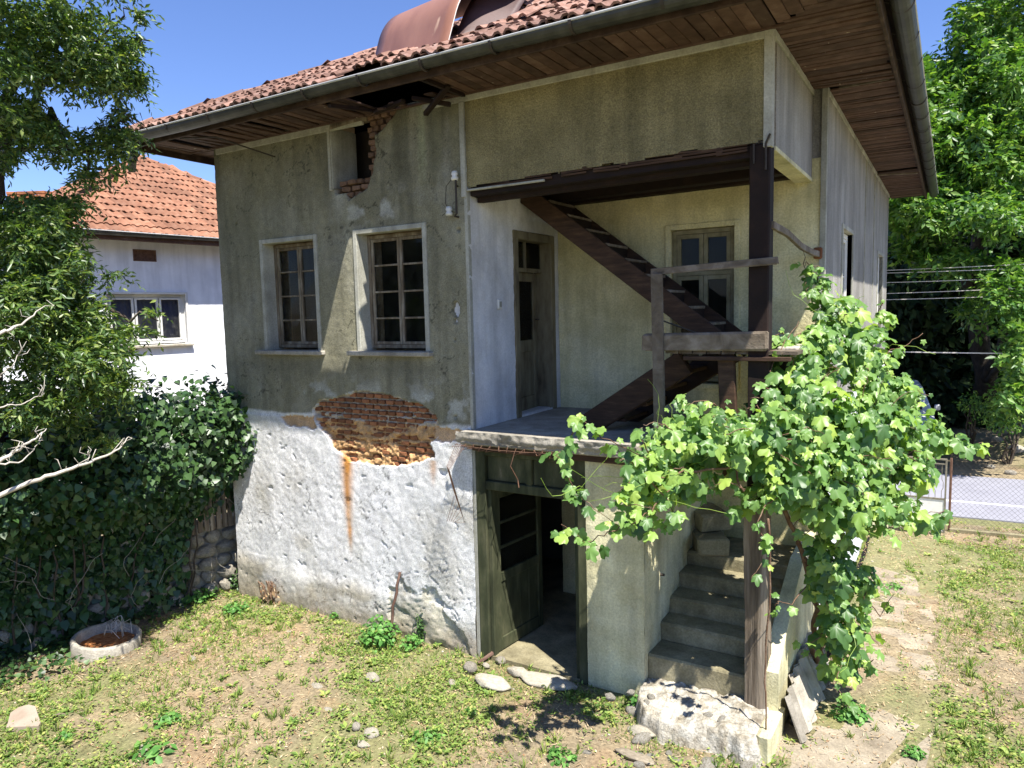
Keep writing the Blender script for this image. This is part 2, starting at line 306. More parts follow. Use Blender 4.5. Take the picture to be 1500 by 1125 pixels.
MT['pathcon'] = mat('path concrete', [(.3, (0.194, 0.158, 0.112)), (.5, (0.266, 0.223, 0.162)), (.7, (0.331, 0.288, 0.216))], scale=5, bump=.6, bscale=50, bdist=.006, speck=(28, .66, (.30, .22, .13)), grain=0.22, gscale=60, streak=0.20)
MT['stone'] = mat('field stone', [(.3, (0.195, 0.175, 0.138)), (.5, (0.315, 0.283, 0.227)), (.7, (0.45, 0.414, 0.345))], scale=7, bump=.9, bscale=30, bdist=.012, var=.22)
MT['palestone'] = mat('pale stone', [(.3, (0.317, 0.28, 0.211)), (.5, (0.432, 0.392, 0.31)), (.7, (0.518, 0.483, 0.396))], scale=6, bump=.9, bscale=30, bdist=.012, var=.12)
MT['pinkstone'] = mat('pinkish flat stone', [(.3, (0.242, 0.186, 0.139)), (.5, (0.317, 0.25, 0.194)), (.7, (0.357, 0.301, 0.239))], scale=4, bump=.5, bscale=30)
MT['zinc'] = mat('dull zinc gutter', [(.3, (0.0205, 0.0205, 0.0167)), (.5, (0.0446, 0.0446, 0.0372)), (.72, (0.0818, 0.0818, 0.0707))], scale=7, bump=.3, bscale=40, rough=.5, metallic=.35, spec=.5)
MT['rustsheet'] = mat('rust brown painted sheet', [(.3, (0.18, 0.0765, 0.045)), (.5, (0.261, 0.122, 0.0765)), (.66, (0.306, 0.149, 0.0945)), (.8, (0.396, 0.198, 0.09))], scale=2.2, bump=.15, bscale=20, rough=.42, spec=.5, stretch=(1, .5, .5), speck=(3.2, .71, (.62, .42, .28)))
MT['sheetedge'] = mat('sunlit edge tone', [(.3, (.55, .5, .45)), (.7, (.75, .72, .68))], rough=.5)  # sunlight on the curled sheet's rim put into a pale colour
MT['iron'] = mat('dark iron', [(.3, (.02, .018, .015)), (.7, (.06, .045, .035))], scale=20, rough=.6)
MT['rustiron'] = mat('rusty iron', [(.3, (.08, .04, .025)), (.7, (.20, .11, .07))], scale=20, rough=.8)
MT['porcelain'] = mat('porcelain', [(.3, (.55, .55, .52)), (.7, (.75, .75, .72))], rough=.3, spec=.5, bump=0)
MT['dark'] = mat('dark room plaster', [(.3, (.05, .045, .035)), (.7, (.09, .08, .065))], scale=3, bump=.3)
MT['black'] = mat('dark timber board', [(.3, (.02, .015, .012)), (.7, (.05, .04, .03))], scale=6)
MT['white_n'] = mat('neighbour white render', [(.3, (.70, .71, .75)), (.5, (.80, .81, .84)), (.7, (.86, .87, .89))], scale=1.2, bump=.5, bscale=60, streak=0.14)
MT['whitepaint'] = mat('white paint', [(.3, (0.594, 0.576, 0.522)), (.7, (0.72, 0.711, 0.666))], scale=9, bump=.2)
MT['bark'] = mat('tree bark', [(.3, (0.03, 0.0228, 0.0168)), (.5, (0.066, 0.051, 0.0372)), (.7, (0.12, 0.099, 0.075))], scale=9, bump=1, bscale=30, bdist=.01, stretch=(1, 1, .4))
MT['palebark'] = mat('bare pale twig', [(.3, (.34, .30, .24)), (.7, (.58, .54, .47))], scale=14, bump=.5, bscale=50)
MT['vinebark'] = mat('vine stem bark', [(.3, (0.0975, 0.0525, 0.03)), (.5, (0.165, 0.0975, 0.06)), (.7, (0.27, 0.195, 0.135))], scale=14, bump=1, bscale=50, bdist=.006)
MT['asphalt'] = mat('sun bleached asphalt', [(.3, (0.211, 0.211, 0.244)), (.7, (0.26, 0.26, 0.297))], scale=3, bump=.3, bscale=120)
MT['roadpaint'] = mat('road paint', [(.3, (.7, .7, .7)), (.7, (.82, .82, .82))], scale=9)
MT['carpaint'] = mat('white car paint', [(.3, (.72, .73, .76)), (.7, (.76, .77, .8))], rough=.25, spec=.6, bump=0)
MT['rubber'] = mat('tyre rubber', [(.3, (.015, .015, .015)), (.7, (.03, .03, .03))])
MT['chrome'] = mat('headlight chrome', [(.3, (.5, .5, .5)), (.7, (.7, .7, .7))], metallic=.8, rough=.25, bump=0)
MT['orange'] = mat('orange lamp glass', [(.3, (.6, .2, .03)), (.7, (.7, .25, .04))], rough=.3, bump=0)
MT['needle'] = mat('rust red needle litter', [(.3, (.22, .07, .02)), (.5, (.42, .16, .05)), (.7, (.50, .30, .14))], scale=30, bump=1, bscale=60, bdist=.01)
MT['glass'] = glass('old window glass'); MT['glass_n'] = glass('neighbour window glass', tint=(.6, .62, .68), alpha=.3)
MT['curtain'] = mat('net curtain', [(.3, (.16, .16, .22)), (.7, (.30, .30, .38))], scale=20, stretch=(8, 8, 1), bump=.3)
MT['vine'] = leaf_mat('grape leaf', [(0, (.055, .125, .035)), (.3, (.115, .225, .055)), (.6, (.175, .30, .075)), (.85, (.25, .38, .085)), (1, (.34, .45, .09))], rough=.42, trans=.36, spec=.45)
MT['ivy'] = leaf_mat('ivy leaf', [(0, (0.014, 0.0315, 0.0105)), (.4, (0.028, 0.0665, 0.0196)), (.8, (0.0525, 0.112, 0.028)), (1, (0.084, 0.147, 0.049))], rough=.4, trans=.15, spec=.4)
MT['plum'] = leaf_mat('plum leaf', [(0, (.03, .06, .022)), (.35, (.065, .125, .035)), (.75, (.13, .205, .05)), (1, (.26, .31, .08))], rough=.38, trans=.36, spec=.5)
MT['walnut'] = leaf_mat('walnut leaf', [(0, (.035, .09, .02)), (.4, (.075, .175, .035)), (.8, (.15, .27, .05)), (1, (.25, .36, .08))], rough=.42, trans=.34, spec=.45)
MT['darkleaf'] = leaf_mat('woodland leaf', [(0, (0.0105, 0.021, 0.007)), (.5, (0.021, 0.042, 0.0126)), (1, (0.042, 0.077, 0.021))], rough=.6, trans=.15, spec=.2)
MT['weed'] = leaf_mat('weed leaf', [(0, (.08, .15, .03)), (.4, (.15, .235, .05)), (.8, (.27, .34, .08)), (1, (.38, .38, .12))], rough=.6, trans=.25, spec=.25)
MT['lush'] = leaf_mat('fresh weed leaf', [(0, (.05, .14, .03)), (.5, (.10, .25, .05)), (1, (.20, .36, .09))], rough=.5, trans=.3, spec=.3)
MT['straw'] = leaf_mat('dry litter', [(0, (.20, .12, .06)), (.4, (.42, .30, .17)), (.8, (.56, .45, .29)), (1, (.28, .13, .06))], rough=.85, trans=.1, spec=.1, tcol=(1, 1, .8))
MT['darkfascia'] = mat('dark brown fascia', [(.3, (.02, .012, .008)), (.5, (.045, .026, .018)), (.72, (.10, .065, .045))], scale=9, bump=.5, bscale=50)
MT['zinclip'] = mat('sunlit gutter lip tone', [(.3, (.45, .45, .43)), (.7, (.62, .62, .60))], rough=.4, metallic=.3)  # paler than the zinc: sun along the gutter's top line painted in
MT['darksheet'] = mat('shade-toned tin sheet', [(.3, (.05, .03, .03)), (.6, (.10, .06, .055))], scale=3, rough=.5)  # dark colour stands for the shaded underside of the curled sheet
MT['rubble'] = mat('crumbled landing concrete', [(.28, (0.128, 0.106, 0.0765)), (.42, (0.255, 0.225, 0.17)), (.55, (0.391, 0.365, 0.306)), (.72, (0.527, 0.51, 0.459))], scale=9, bump=1, bscale=40, bdist=.015, ndist=.6, grain=0.30, gscale=60)
MT['gateiron'] = mat('weathered gate paint', [(.3, (.10, .085, .06)), (.6, (.22, .20, .15))], scale=20, rough=.7)
MT['darkbark'] = mat('shaded bark', [(.3, (.02, .016, .012)), (.7, (.06, .05, .04))], scale=6, bump=1, bscale=20, bdist=.02)  # darker copy of the bark, with the trunk's shade in its colour
MT['dullbrick'] = mat('shade-toned brick', [(.3, (.10, .055, .035)), (.5, (.17, .10, .065)), (.72, (.28, .19, .13))], scale=14, bump=.9, bscale=60, bdist=.006, var=.3)  # brick copy darkened in colour for the shade under the eave
# ---------------------------------------------------------------- ground
GZ = -2.10
def ground_h(x, y):
    n = (fbm(x * .9, y * .9, 3, 4) - .5) * .09 + (fbm(x * 6, y * 6, 9, 3) - .5) * .03
    near = sstep(9.5, 7.5, np.abs(x + 2)) * sstep(7, 5, np.abs(y - .5))
    hill = .62 * np.exp(-(((x - 3.5) / 1.7) ** 2 + ((y - 12.7) / 1.5) ** 2) ** 1.6)
    house = ((x > -5.9) & (x < .25) & (y > .02)) * -.05
    flat = 1 - .95 * sstep(6.55, 6.75, y) * sstep(10.4, 10.2, y)
    path = 1 - .72 * sstep(.25, .35, x) * sstep(1.2, 1.05, x) * sstep(-1, -.8, y)
    return GZ + n * (.25 + .75 * near) * flat * path + house + hill - .03 * sstep(6.55, 6.75, y) * sstep(10.4, 10.2, y)
def axis_pts(lo, hi, step, far):
    a = np.arange(lo, hi + 1e-6, step); g = [1.15 ** k * .25 for k in range(1, 60)]; g = np.cumsum(g); g = g[g < far]
    return np.concatenate([(lo - g)[::-1], a, hi + g])
gx = axis_pts(-8.5, 3.6, .04, 420); gy = axis_pts(-4.6, 12.6, .04, 420)
GX, GY = np.meshgrid(gx, gy); Z = ground_h(GX, GY)
gv = np.stack([GX, GY, Z], -1).reshape(-1, 3); nx, ny = len(gx), len(gy)
ii = (np.arange(ny - 1)[:, None] * nx + np.arange(nx - 1)[None]).reshape(-1); gf = np.stack([ii, ii + 1, ii + nx + 1, ii + nx], -1)
green = fbm(GX * .8 + 3, GY * .8, 21, 4)
def ground_col(x, y):
    a = fbm(x * 1.3, y * 1.3, 31, 5); b = fbm(x * 7, y * 7, 41, 4); g = fbm(x * .8 + 3, y * .8, 21, 4)
    tan = np.stack([.315 + .16 * (a - .5) + .22 * (b - .5), .25 + .12 * (a - .5) + .16 * (b - .5), .155 + .06 * (a - .5) + .08 * (b - .5)], -1)
    red = np.array([.30, .17, .09]); k = sstep(.60, .75, fbm(x * 2.3, y * 2.3, 51, 4))[..., None] * .3; tan = tan * .84; tan = tan * (1 - k) + red * k
    gr = np.array([.15, .185, .055]); k = (sstep(.40, .60, g) * .55)[..., None]; return np.clip(tan * (1 - k) + gr * k, .03, .9)
gc = ground_col(GX, GY).reshape(-1, 3); gc = np.concatenate([gc, np.ones((len(gc), 1))], 1)
MT['ground'] = mat('dry yard soil', [(.32, (.42, .40, .38)), (.45, (.8, .8, .8)), (.58, (1.05, 1.05, 1.05)), (.72, (1.45, 1.45, 1.42))], scale=34, bump=1, bscale=55, bdist=.015, col_attr='Col')
tag(link('ground', np_mesh('ground', gv, gf, MT['ground'], {'Col': ('FLOAT_COLOR', gc)}, smooth=True, quads=True)), kind='structure')
# road
m = MB(); m.box(-30, 40, 6.95, 9.95, GZ - .06, GZ - .012); rd = m.build('road', MT['asphalt']); tag(rd, kind='structure')
m = MB(); m.box(-30, 40, 7.86, 7.93, GZ - .0119, GZ - .008); m.build('road_marking', MT['roadpaint'], rd)
rd.matrix_basis = Matrix.Rotation(math.radians(4), 4, 'Z') @ Matrix.Translation((0, 0, 0))

# ---------------------------------------------------------------- farmhouse
H = 2.9; XL = -5.83; XM = -2.51; YB = 1.69; XR = .108; YD = 8.85
house = root('farmhouse', 'old two storey village house with cracked grey plaster, open loggia and sagging tiled roof', 'house', (-2.9, 4.4, GZ))
def cells(u0, u1, v0, v1, holes):
    us = sorted({u0, u1, *[h[0] for h in holes], *[h[1] for h in holes]}); vs = sorted({v0, v1, *[h[2] for h in holes], *[h[3] for h in holes]})
    out = []
    for i in range(len(us) - 1):
        run = None
        for j in range(len(vs) - 1):
            cu, cv = (us[i] + us[i + 1]) / 2, (vs[j] + vs[j + 1]) / 2
            solid = not any(h[0] < cu < h[1] and h[2] < cv < h[3] for h in holes)
            if solid: run = (run[0], vs[j + 1]) if run else (vs[j], vs[j + 1])
            if (not solid or j == len(vs) - 2) and run: out.append((us[i], us[i + 1], run[0], run[1])); run = None
    return out
def skin(name, u0, u1, v0, v1, res, depth, col, cut, mp, mt, parent, smooth=False):
    u = np.linspace(u0, u1, int(round((u1 - u0) / res)) + 1); v = np.linspace(v0, v1, int(round((v1 - v0) / res)) + 1)
    U, V = np.meshgrid(u, v); D = depth(U, V); n = len(u); k = len(v)
    pts = mp(U, V, D).reshape(-1, 3); i = (np.arange(k - 1)[:, None] * n + np.arange(n - 1)[None])
    f = np.stack([i, i + 1, i + n + 1, i + n], -1)
    cu = (U[:-1, :-1] + U[1:, 1:]) / 2; cv = (V[:-1, :-1] + V[1:, 1:]) / 2
    keep = ~cut(cu, cv) if cut else np.ones_like(cu, bool)
    f = f[keep]
    at = None
    if col is not None:
        c = col(U, V).reshape(-1, 3); at = {'Col': ('FLOAT_COLOR', np.concatenate([c, np.ones((len(c), 1))], 1))}
    return link(name, np_mesh(name, pts, f, mt, at, smooth=smooth, quads=True), parent)
# front wall -----------------------------------------------------
W1 = (-5.12, -4.37, .69, 1.80); W2 = (-3.79, -3.0, .69, 1.80); ATT = (-4.08, -3.64, 2.26, 2.84)
BR = [(-4.50, .10), (-4.40, .18), (-4.19, .22), (-3.85, .30), (-3.45, .27), (-3.1, .19), (-2.93, .10), (-2.90, -.05), (-2.99, -.18), (-2.95, -.30), (-3.15, -.34), (-3.3, -.40), (-3.75, -.43), (-4.02, -.40), (-4.22, -.33), (-4.28, -.18), (-4.42, -.10), (-4.5, 0)]
BR2 = [(-4.98, -.02), (-4.5, .02), (-4.46, -.14), (-4.7, -.10), (-4.85, -.12)]
BR3 = [(-2.95, .02), (-2.55, -.03), (-2.53, -.19), (-2.7, -.12), (-2.95, -.12)]
BA = [(-3.66, 2.95), (-3.20, 2.95), (-3.26, 2.84), (-3.34, 2.80), (-3.42, 2.72), (-3.52, 2.68), (-3.50, 2.52), (-3.55, 2.36), (-3.64, 2.24), (-3.72, 2.20), (-3.86, 2.12), (-3.92, 2.2), (-4.06, 2.22), (-4.06, 2.30), (-3.66, 2.30)]
ROUGH = [(-3.60, -1.60), (-3.38, -1.56), (-3.2, -1.66), (-2.98, -1.60), (-2.86, -1.78), (-2.66, -1.84), (-2.56, -2.3), (-3.64, -2.3), (-3.58, -1.9)]
def wob(U, V, a=.05, s=70): return U + (fbm(U * 9, V * 9, s) - .5) * a * 2, V + (fbm(U * 9, V * 9, s + 7) - .5) * a * 2
def fdepth(U, V):
    d = -(fbm(U * 30, V * 30, 5, 3) - .5) * .006 - (fbm(U * 3, V * 3, 6, 4) - .5) * .02
    d = np.where(V < -.0, d - .006 + (fbm(U * 3, V * 3, 16) - .5) * .006 + (fbm(U * 26 + V * 18, V * 14 - U * 8, 17, 3) - .5) * .005, d)
    a, b = wob(U, V, .035)
    p = inpoly(a, b, BR)
    mound = sstep(.50, .60, fbm(U * 9, V * 30, 81, 4) + .07 * sstep(.05, -.1, V) - .28 * sstep(0, .15, V)) * .035 * (.55 + .9 * fbm(U * 30, V * 30, 89, 3))
    d = np.where(p, .055 - mound + (fbm(U * 40, V * 40, 82, 3) - .5) * .034, d)
    d = np.where(inpoly(a, b, BR2) | inpoly(a, b, BR3), .018 + (fbm(U * 25, V * 25, 83, 3) - .5) * .02, d)
    d = np.where(inpoly(a, b, BA), .07, d)
    r = inpoly(a + .1 * (fbm(U * 5, V * 5, 118) - .5), b + .22 * (fbm(U * 4, V * 6, 119, 5) - .5), ROUGH); d = np.where(r, .006 + (fbm(U * 5, V * 8, 84, 6) - .5) * .06, d)
    d = np.where(~r, d - .012 * sstep(-1.62, -1.76, V + .1 * (fbm(U * 1.5, U * 0, 88) - .5)) + (fbm(U * 2, V * 3, 85) - .5) * .02 * (V < -1.6), d)
    chip = sstep(.83, .86, fbm(U * 15 + V * 9, V * 22, 86, 2)) * .012 * (V < 0); cr = np.abs(fbm(U * 2.2 + V * 1.2, V * 3 - U * .8, 87, 4) - .5); d = d + chip + (cr < .005) * .012 * ((V < -1.25) & (U > -3.75))
    for cx, cz, rx, rz in ((-2.66, 1.06, .035, .07), (-2.67, .96, .02, .02), (-2.68, .80, .012, .012), (-2.86, -.42, .045, .035), (-2.70, .1, .02, .02), (-5.52, 2.04, .015, .012), (-2.6, 1.75, .02, .02)):
        d = d + .03 * ((((U - cx) / rx) ** 2 + ((V - cz) / rz) ** 2) < 1)
    return d
def fcol(U, V):
    n = fbm(U * 1.6, V * 1.2, 101, 5); n2 = fbm(U * 7, V * 3, 102, 4); st = fbm(U * 5, V * .35, 103, 4)
    up = np.stack([.245 + .12 * (n - .5) + .08 * (n2 - .5), .230 + .11 * (n - .5) + .08 * (n2 - .5), .155 + .08 * (n - .5) + .07 * (n2 - .5)], -1)
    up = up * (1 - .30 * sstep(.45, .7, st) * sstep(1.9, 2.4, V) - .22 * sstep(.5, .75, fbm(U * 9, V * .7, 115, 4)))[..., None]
    ck2 = np.abs(fbm(U * .9 + V * .3, V * 1.3 - U * .3, 116, 6) - .5); up = np.where(((ck2 < .0028))[..., None], up * .45, up); mot = (sstep(.5, .7, fbm(U * 2.4, V * 2.4, 117, 6)) * .35)[..., None]; up = up * (1 - mot) + np.array([.33, .32, .26]) * mot
    gm = (sstep(-4.2, -5.2, U) * sstep(1.2, 2.2, V) * .35)[..., None]; up = up * (1 - gm) + np.array([.13, .135, .08]) * gm
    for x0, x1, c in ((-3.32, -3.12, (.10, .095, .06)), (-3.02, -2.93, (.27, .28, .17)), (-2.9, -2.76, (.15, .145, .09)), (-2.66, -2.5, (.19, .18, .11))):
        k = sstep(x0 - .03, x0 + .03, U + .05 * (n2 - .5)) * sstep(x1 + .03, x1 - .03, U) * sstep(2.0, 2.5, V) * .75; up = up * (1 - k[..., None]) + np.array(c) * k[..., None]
    pale = sstep(.50, .62, fbm(U * 5, V * 5, 104)) * np.exp(-(((U + 3.55) / .45) ** 2 + ((V - 2.03) / .14) ** 2)) + .9 * sstep(.48, .6, fbm(U * 6, V * 6, 105)) * np.exp(-(((V - .22) / .16) ** 2)) * sstep(-4.9, -4.5, U)
    pale = np.clip(pale + .55 * np.exp(-((U + 4.0) / .1) ** 2) * sstep(1.8, 2.25, V) * (V < 2.25), 0, 1)[..., None]; up = up * (1 - pale) + np.array([.42, .42, .37]) * pale
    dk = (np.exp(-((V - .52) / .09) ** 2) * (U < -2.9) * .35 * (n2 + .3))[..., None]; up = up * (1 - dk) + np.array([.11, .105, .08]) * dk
    lo = np.stack([.71 + .18 * (n - .5) + .12 * (n2 - .5), .705 + .18 * (n - .5) + .12 * (n2 - .5), .70 + .22 * (n - .5) + .12 * (n2 - .5)], -1)
    dirt = (sstep(.52, .72, fbm(U * 1.7, V * 2.2, 106, 5)) * .45 * sstep(-.3, -.8, V))[..., None]; lo = lo * (1 - dirt) + np.array([.44, .40, .32]) * dirt
    for cx, w0, za, zb, s in ((-4.055, .075, -.40, -1.42, 1.25), (-2.97, .04, -.36, -.62, .7), (-3.9, .02, -.3, -.6, .5)):
        k = np.exp(-((U - cx - .02 * (n2 - .5)) / (w0 * (1 - .65 * sstep(za, zb, V)))) ** 2) * sstep(zb, zb + .25, V) * (V < za + .05) * s * (.55 + .5 * n2); k = np.clip(k, 0, 1)[..., None]; lo = lo * (1 - k) + np.array([.56, .25, .06]) * k
    bs = -1.70 - .05 * (U + 4) + .05 * (n2 - .5); k = (sstep(bs + .10, bs - .10, V + .2 * (n - .5)) * (.45 + .5 * sstep(.4, .6, fbm(U * 2.5, V * 4, 111, 5))))[..., None]; lo = lo * (1 - k) + (np.array([.44, .40, .32]) * (.75 + .5 * n2[..., None])) * k
    ck_ = np.abs(fbm(U * 1.1 + V * .5, V * 1.6 - U * .5, 112, 6) - .5); cr_ = ((ck_ < .0035) & (V < -.35))[..., None]; lo = np.where(cr_, lo * .42, lo)
    gs_ = (sstep(.55, .75, fbm(U * 3, V * 3 + U, 113, 5)) * .35)[..., None]; lo = lo * (1 - gs_) + np.array([.52, .50, .44]) * gs_
    edge = .02 + .06 * (fbm(U * 2, V * 0, 107) - .5) + .03 * (n2 - .5)
    k = sstep(edge - .02, edge + .02, V)[..., None]; c = lo * (1 - k) + up * k; wl_ = (np.exp(-((V - edge) / .014) ** 2) * (U < -4.3) * .8)[..., None]; c = c * (1 - wl_) + .84 * wl_
    a, b = wob(U, V, .035)
    soil = np.where((V > .0)[..., None], np.array([.50, .42, .32]), np.array([.62, .37, .17])); k = inpoly(a, b, BR) | inpoly(a, b, BR2) | inpoly(a, b, BR3)
    c = np.where(k[..., None], soil * (.6 + .8 * fbm(U * 20, V * 20, 108, 3))[..., None], c)
    c = np.where(inpoly(a, b, BR2)[..., None] | inpoly(a, b, BR3)[..., None], np.array([.60, .40, .23]) * (.7 + .6 * n2[..., None]), c)
    c = np.where(inpoly(a, b, BA)[..., None], np.array([.12, .075, .04]), c)
    a2, b2 = wob(U, V, .05, 90); c = np.where((inpoly(a2, b2, BR) & ~inpoly(a, b, BR))[..., None], c * .5 + .38, c)
    rg = inpoly(a + .1 * (fbm(U * 5, V * 5, 118) - .5), b + .22 * (fbm(U * 4, V * 6, 119, 5) - .5), ROUGH) * (.35 + .65 * sstep(.42, .58, fbm(U * 9, V * 9, 120, 4))); c = c * (1 - rg[..., None]) + (np.array([.54, .50, .40]) * (.55 + .9 * fbm(U * 7, V * 7, 109))[..., None]) * rg[..., None]
    sp_ = (sstep(-1.75, -2.08, V + .25 * (fbm(U * 6, V * 5, 121, 5) - .5)) * .75)[..., None]; c = c * (1 - sp_) + np.array([.30, .24, .16]) * sp_
    return np.clip(c, .02, .85)
def fcut(U, V):
    c = np.zeros(U.shape, bool)
    for h in (W1, W2, ATT): c |= (U > h[0]) & (U < h[1]) & (V > h[2]) & (V < h[3])
    a, b = wob(U, V, .03, 93); c |= inpoly(a, b, [(-3.70, 2.90), (-3.60, 2.9), (-3.60, 2.36), (-3.70, 2.34)])
    return c
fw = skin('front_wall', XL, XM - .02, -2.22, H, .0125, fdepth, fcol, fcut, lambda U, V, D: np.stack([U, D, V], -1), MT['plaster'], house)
m = MB()
for a, b, c, d in cells(XL + .02, XM - .03, -2.2, H - .01, [W1, W2, (ATT[0], -3.60, ATT[2], H)]): m.box(a, b, .095, .34, c, d)
m.build('wall_core', MT['mortar'], house)
# bricks in the broken plaster
bm_ = []
for s in range(6):
    random.seed(50 + s); q = MB(); q.obox((0, 0, 0), (.5, .5, .5), None, .09, .05); bm_.append(q.mesh('brick', MT['brick']))
random.seed(3); nb = 0
row = 0; z = -.42
while z < .30:
    hgt = .047; x = -4.55 + (row % 2) * .05
    while x < -2.85:
        L = random.uniform(.085, .115); cx = x + L / 2; cz = z + hgt / 2
        if inpoly(np.array(cx), np.array(cz), BR) and inpoly(np.array(cx - .03), np.array(cz), BR):
            buried = fbm(np.array(cx * 9), np.array(cz * 30), 81, 4) + .07 * sstep(.05, -.1, cz) - .28 * sstep(0, .15, cz)
            dep = random.uniform(.010, .026) + (.016 if buried > .52 else 0)
            mw = Matrix.Translation((cx, dep + .03, cz)) @ Matrix.Rotation(random.uniform(-.03, .03), 4, 'Y') @ Matrix.Diagonal((L * .86, .06, hgt * .78, 1))
            link('brick', random.choice(bm_), fw, mw); nb += 1
        x += L + .008
    z += hgt + .007; row += 1
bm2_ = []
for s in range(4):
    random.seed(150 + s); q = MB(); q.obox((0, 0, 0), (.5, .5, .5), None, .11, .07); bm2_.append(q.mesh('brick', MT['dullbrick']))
z = 2.16; row = 0
while z < 2.88:                                                       # bricks beside the attic hole
    x = -3.64 if z > 2.30 else -4.02
    x += (row % 2) * .03
    while x < -3.22:
        L = random.uniform(.075, .12); cx = x + L / 2; cz = z + .027
        if inpoly(np.array(cx), np.array(cz), BA) or (-3.68 < cx < -3.58 and cz > 2.3):
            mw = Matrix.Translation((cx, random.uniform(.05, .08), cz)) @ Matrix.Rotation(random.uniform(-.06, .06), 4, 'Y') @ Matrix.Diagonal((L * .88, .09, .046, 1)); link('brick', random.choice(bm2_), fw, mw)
        x += L + .006
    z += .056; row += 1
# rest of the shell
m = MB(); m.box(XL, XL + .25, .36, YD, -2.2, H - .01); m.box(XL + .25, XR, YD - .25, YD, -2.2, H - .01); m.build('rear_wall', MT['grey_render'], house)
m = MB(); m.box(XL + .001, XL + .24, .03, .358, -2.2, H - .012); m.build('corner_wall', MT['grey_render'], house)
RW = [(2.86, 3.72, .45, 1.80), (6.95, 7.85, .55, 1.78)]
m = MB()
for a, b, c, d in cells(YB, YD - .25, .0, H - .01, RW): m.box(XR - .25, XR, a, b, c, d)
m.build('side_wall', MT['grey_render'], house)
m = MB(); m.box(XR - .25, XR + .003, YB + .02, YD - .002, -2.2, -.004, 0, 0); m.build('lower_side_wall', MT['white_render'], house)
m = MB(); m.box(XR + .003, XR + .05, YB + .6, YD, -2.2, -1.72, .01); m.build('plinth', MT['white_render'], house)
# loggia back wall (window opening) and the wall with the door
BW = (-1.27, -.66, .30, 1.78); DR = (.80, 1.52, .02, 1.76)
def rough_wall(name, u0, u1, v0, v1, holes, mp, mt, s, amp=.012, res=.03):
    cut = lambda U, V: np.any([(U > h[0]) & (U < h[1]) & (V > h[2]) & (V < h[3]) for h in holes], axis=0) if holes else np.zeros(U.shape, bool)
    return skin(name, u0, u1, v0, v1, res, lambda U, V: (fbm(U * 3, V * 3, s, 4) - .5) * amp * 2 + (fbm(U * 18, V * 18, s + 1, 3) - .5) * amp, None, cut, mp, mt, house, smooth=True)
rough_wall('loggia_back_wall', XM, XR - .012, -2.2, 2.3, [BW], lambda U, V, D: np.stack([U, YB - .022 + D, V], -1), MT['cream'], 201)
m = MB()
for a, b, c, d in cells(XM, XR - .251, -2.2, H - .01, [BW]): m.box(a, b, YB + .03, YB + .25, c, d)
m.box(XR - .25, XR - .001, YB + .002, YB + .019, 2.12, H - .01); m.box(XR - .25, XR - .003, YB + .02, YB + .25, -2.2, H - .02)
m.build('partition_wall', MT['cream'], house)
rough_wall('loggia_side_wall', .0, YB + .01, -.01, 2.3, [DR], lambda U, V, D: np.stack([XM - D, U, V], -1), MT['bluewhite'], 211)
m = MB()
for a, b, c, d in cells(.03, YB + .24, -.1, H - .01, [DR]): m.box(XM - .22, XM - .03, a, b, c, d)
m.build('partition_wall', MT['bluewhite'], house)
m = MB(); m.box(XM - .03, XM + .004, -.004, .05, -.0, H - .015, .006); m.build('corner_trim', MT['trim'], house)
# floors, ceilings, inner rooms
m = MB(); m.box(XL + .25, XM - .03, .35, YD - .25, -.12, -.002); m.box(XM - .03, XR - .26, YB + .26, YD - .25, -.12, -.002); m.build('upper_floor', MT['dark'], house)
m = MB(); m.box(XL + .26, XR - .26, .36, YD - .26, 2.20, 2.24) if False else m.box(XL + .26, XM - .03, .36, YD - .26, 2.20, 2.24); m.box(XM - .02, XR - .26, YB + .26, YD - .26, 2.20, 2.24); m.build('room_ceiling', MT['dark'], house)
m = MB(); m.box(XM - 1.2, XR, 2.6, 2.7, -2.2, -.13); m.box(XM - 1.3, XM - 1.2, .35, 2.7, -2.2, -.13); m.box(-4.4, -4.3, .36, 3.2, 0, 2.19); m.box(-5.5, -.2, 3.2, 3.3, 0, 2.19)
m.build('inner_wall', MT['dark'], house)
m = MB(); m.box(XM - 1.2, -.95, .02, 2.6, -2.2, -2.07); m.build('cellar_floor', MT['stepcon'], house)
m = MB(); m.box(-2.18, -2.06, 1.5, 1.58, -2.06, -.2); m.box(-1.95, -1.85, 1.52, 1.6, -2.06, -.2); m.box(-2.06, -1.95, 1.53, 1.56, -2.06, -1.7); m.build('cellar_post', MT['stepcon'], house)
# loggia floor slab
def slab_mp(U, V, D): return np.stack([U, -.14 + D, V], -1)
m = MB(); m.box(XM - .07, -.93, -.118, YB - .01, -.115, -.0, .012); sl = m.build('loggia_slab', MT['concrete'], house)
skin('slab_edge', XM - .09, -.92, -.13, .004, .012, lambda U, V: (fbm(U * 12, V * 20, 221, 4) - .5) * .05 + .03 * sstep(-.04, -.12, V), None, lambda U, V: V < -.085 - .05 * (fbm(U * 6, V * 0, 222) - .5), slab_mp, MT['concrete'], sl)
m = MB(); m.box(XM + .02, -.95, -.06, .14, -.175, -.12, .006, .003); m.build('slab_lintel', MT['stairwood'], house)
